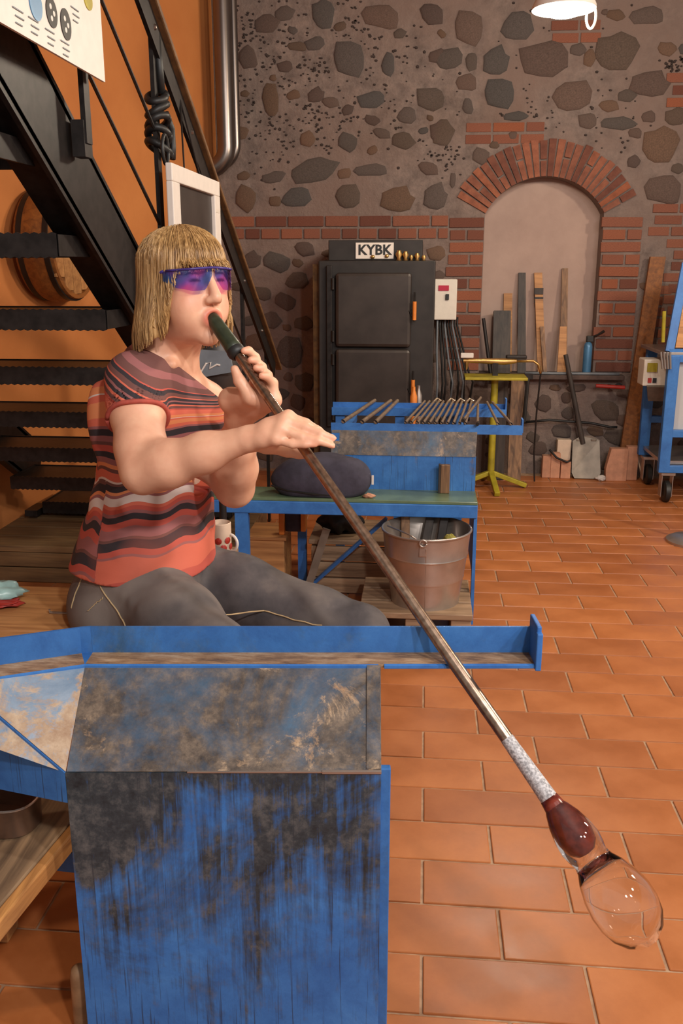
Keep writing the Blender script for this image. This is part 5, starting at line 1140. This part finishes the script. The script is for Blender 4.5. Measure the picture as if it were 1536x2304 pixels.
build(MB().tube([c+.0600*(math.cos(t)*e1_+math.sin(t)*e2_)+ax*.003*math.sin(3*t) for t in np.linspace(0, 2*math.pi, 40)], .0048, 8), 'sleeve_hem', 'knit_hem', st_o, smooth=180)
# --- hair: blond bob with fringe, a shell with separate locks over it
def hair_pt(ph, t, off=0.0, fringe=0.0):
    """ph: azimuth from the face (0 = front), t: 0 crown .. 1 tips"""
    fr = abs((ph+math.pi) % (2*math.pi)-math.pi)         # 0 front, pi back
    tipu = np.interp(fr, [0, .70, .92, 1.15, 1.6, 2.2, 3.15], [.024+.005*math.sin(47*ph)+.003*math.sin(83*ph)-fringe, .022+.005*math.sin(47*ph)-fringe, -.03, -.104, -.126, -.136, -.136])
    
    top = .103
    dome = .30 if fr > .92 else .74
    if t < dome:
        a = (t/dome)*math.pi/2; u = .036+(top-.036)*math.cos(a); r_ = math.sin(a)
    else:
        q = (t-dome)/(1-dome); u = .036+(tipu-.036)*q; r_ = 1+.04*q+(.30*q*q if fr > 1.3 else .07*q) - (.10*max(0, q-.82)/.18 if fr > 1 else 0)
    af = .097 if math.cos(ph) > 0 else .090; al = .081
    f_ = af*r_*math.cos(ph)-.004; l_ = al*r_*math.sin(ph)
    v = np.array([f_, l_, u]); n_ = nrm((f_/af, l_/al, max(0, (u-.036)/.077)))
    return hd(*(v+n_*off))
NPH, NT_ = 140, 30; V = []; F = []
for lay, off in ((0, 0.0), (1, -.010)):
    for i in range(NPH):
        ph = 2*math.pi*i/NPH
        for j in range(NT_+1):
            t = j/NT_; g = .0014*math.sin(ph*37+3*math.sin(t*3+ph*5))+.0009*math.sin(ph*71+t*4); V.append(hair_pt(ph, max(t, .02), off+(g-.007*t**6 if lay == 0 else 0)))
W = NT_+1
for i in range(NPH):
    i2 = (i+1) % NPH
    for j in range(NT_):
        F.append((i*W+j, i*W+j+1, i2*W+j+1, i2*W+j)); o2 = NPH*W; F.append((o2+i*W+j+1, o2+i*W+j, o2+i2*W+j, o2+i2*W+j+1))
    F.append((i*W+NT_, NPH*W+i*W+NT_, NPH*W+i2*W+NT_, i2*W+NT_))
F.append(tuple(i*W for i in range(NPH)))
m = MB(); m.add(V, F)
r2 = np.random.default_rng(5)
for q in range(1900):
    ph = r2.uniform(0, 2*math.pi); fr = abs((ph+math.pi) % (2*math.pi)-math.pi)
    t0 = r2.uniform(.03, .35); t1 = 1+r2.uniform(-.08, .05); dph = r2.normal(0, .06); off = r2.uniform(.000, .0045); rr = r2.uniform(.0006, .0014); fg = r2.uniform(-.004, .007)
    ts = np.linspace(t0, t1, 12); pts = [hair_pt(ph+dph*(tt-t0)+.02*math.sin(tt*9+q), min(tt, 1.06), off+.0015*math.sin(tt*5+q), fg) for tt in ts]
    m.tube(pts, [rr*(.35+.65*math.sin(math.pi*min(1, .15+.85*(1-abs(2*x-1))))) for x in np.linspace(0, 1, 12)], 4, cap=False)
k = NT('blond_hair'); f = k.noise(1.0, 4, k.coord((150, 150, 12)), .6); f2 = k.noise(9, 3)
c = k.ramp(f, [(.25, S((112, 80, 48))), (.5, S((172, 132, 82))), (.75, S((216, 180, 126)))]); k.fin(c, .36)
build(m, 'hair', 'blond_hair', person, smooth=180)
# --- safety glasses
SG = build(MB().bar(hd(.098, -.064, .0175), hd(.098, .064, .0175), .0001, .0001), 'safety_glasses', 'violet_lens', person)
def lens(l0, l1, side):
    V = []; n = 16; m_ = 7
    for lay in (0, .0018):
        for i in range(n+1):
            l_ = l0+(l1-l0)*i/n; ff_ = .108-7.0*max(0, abs(l_)-.010)**2-.9*max(0, abs(l_)-.052)
            q = abs(l_)/.075; top = .0185-.004*q; bot = np.interp(abs(l_), [.004, .012, .022, .045, .066, .078], [.004, -.010, -.0235, -.0250, -.018, -.004])
            for j in range(m_+1): V.append(hd(ff_-lay-.0015*abs(j/m_-.5), l_, top+(bot-top)*j/m_))
    W_ = m_+1; F = []; o_ = (n+1)*W_
    for i in range(n):
        for j in range(m_): F += [(i*W_+j, i*W_+j+1, (i+1)*W_+j+1, (i+1)*W_+j), (o_+i*W_+j+1, o_+i*W_+j, o_+(i+1)*W_+j, o_+(i+1)*W_+j+1)]
    for i in range(n):
        for j in (0, m_): F.append((i*W_+j, (i+1)*W_+j, o_+(i+1)*W_+j, o_+i*W_+j))
    for i in (0, n):
        for j in range(m_): F.append((i*W_+j, i*W_+j+1, o_+i*W_+j+1, o_+i*W_+j))
    return MB().add(V, F)
simple('violet_frame', (58, 44, 120), .3, 0, .2, 30)
build(lens(-.079, -.004, -1), 'lens', 'violet_lens', SG, smooth=40); build(lens(.004, .079, 1), 'lens', 'violet_lens', SG, smooth=40)
m = MB(); m.tube([hd(.108-7.0*max(0, abs(l_)-.010)**2-.9*max(0, abs(l_)-.052), l_, .0190-.004*abs(l_)/.075) for l_ in np.linspace(-.076, .076, 21)], .0024, 8); build(m, 'brow_bar', 'violet_frame', SG, smooth=180)
for s_ in (-1, 1): m = MB(); m.tube([hd(.0480, s_*.077, .014), hd(.035, s_*.077, .012), hd(.015, s_*.075, .010), hd(-.02, s_*.074, .004)], .0030, 8); build(m, 'temple', 'violet_frame', SG, smooth=180)
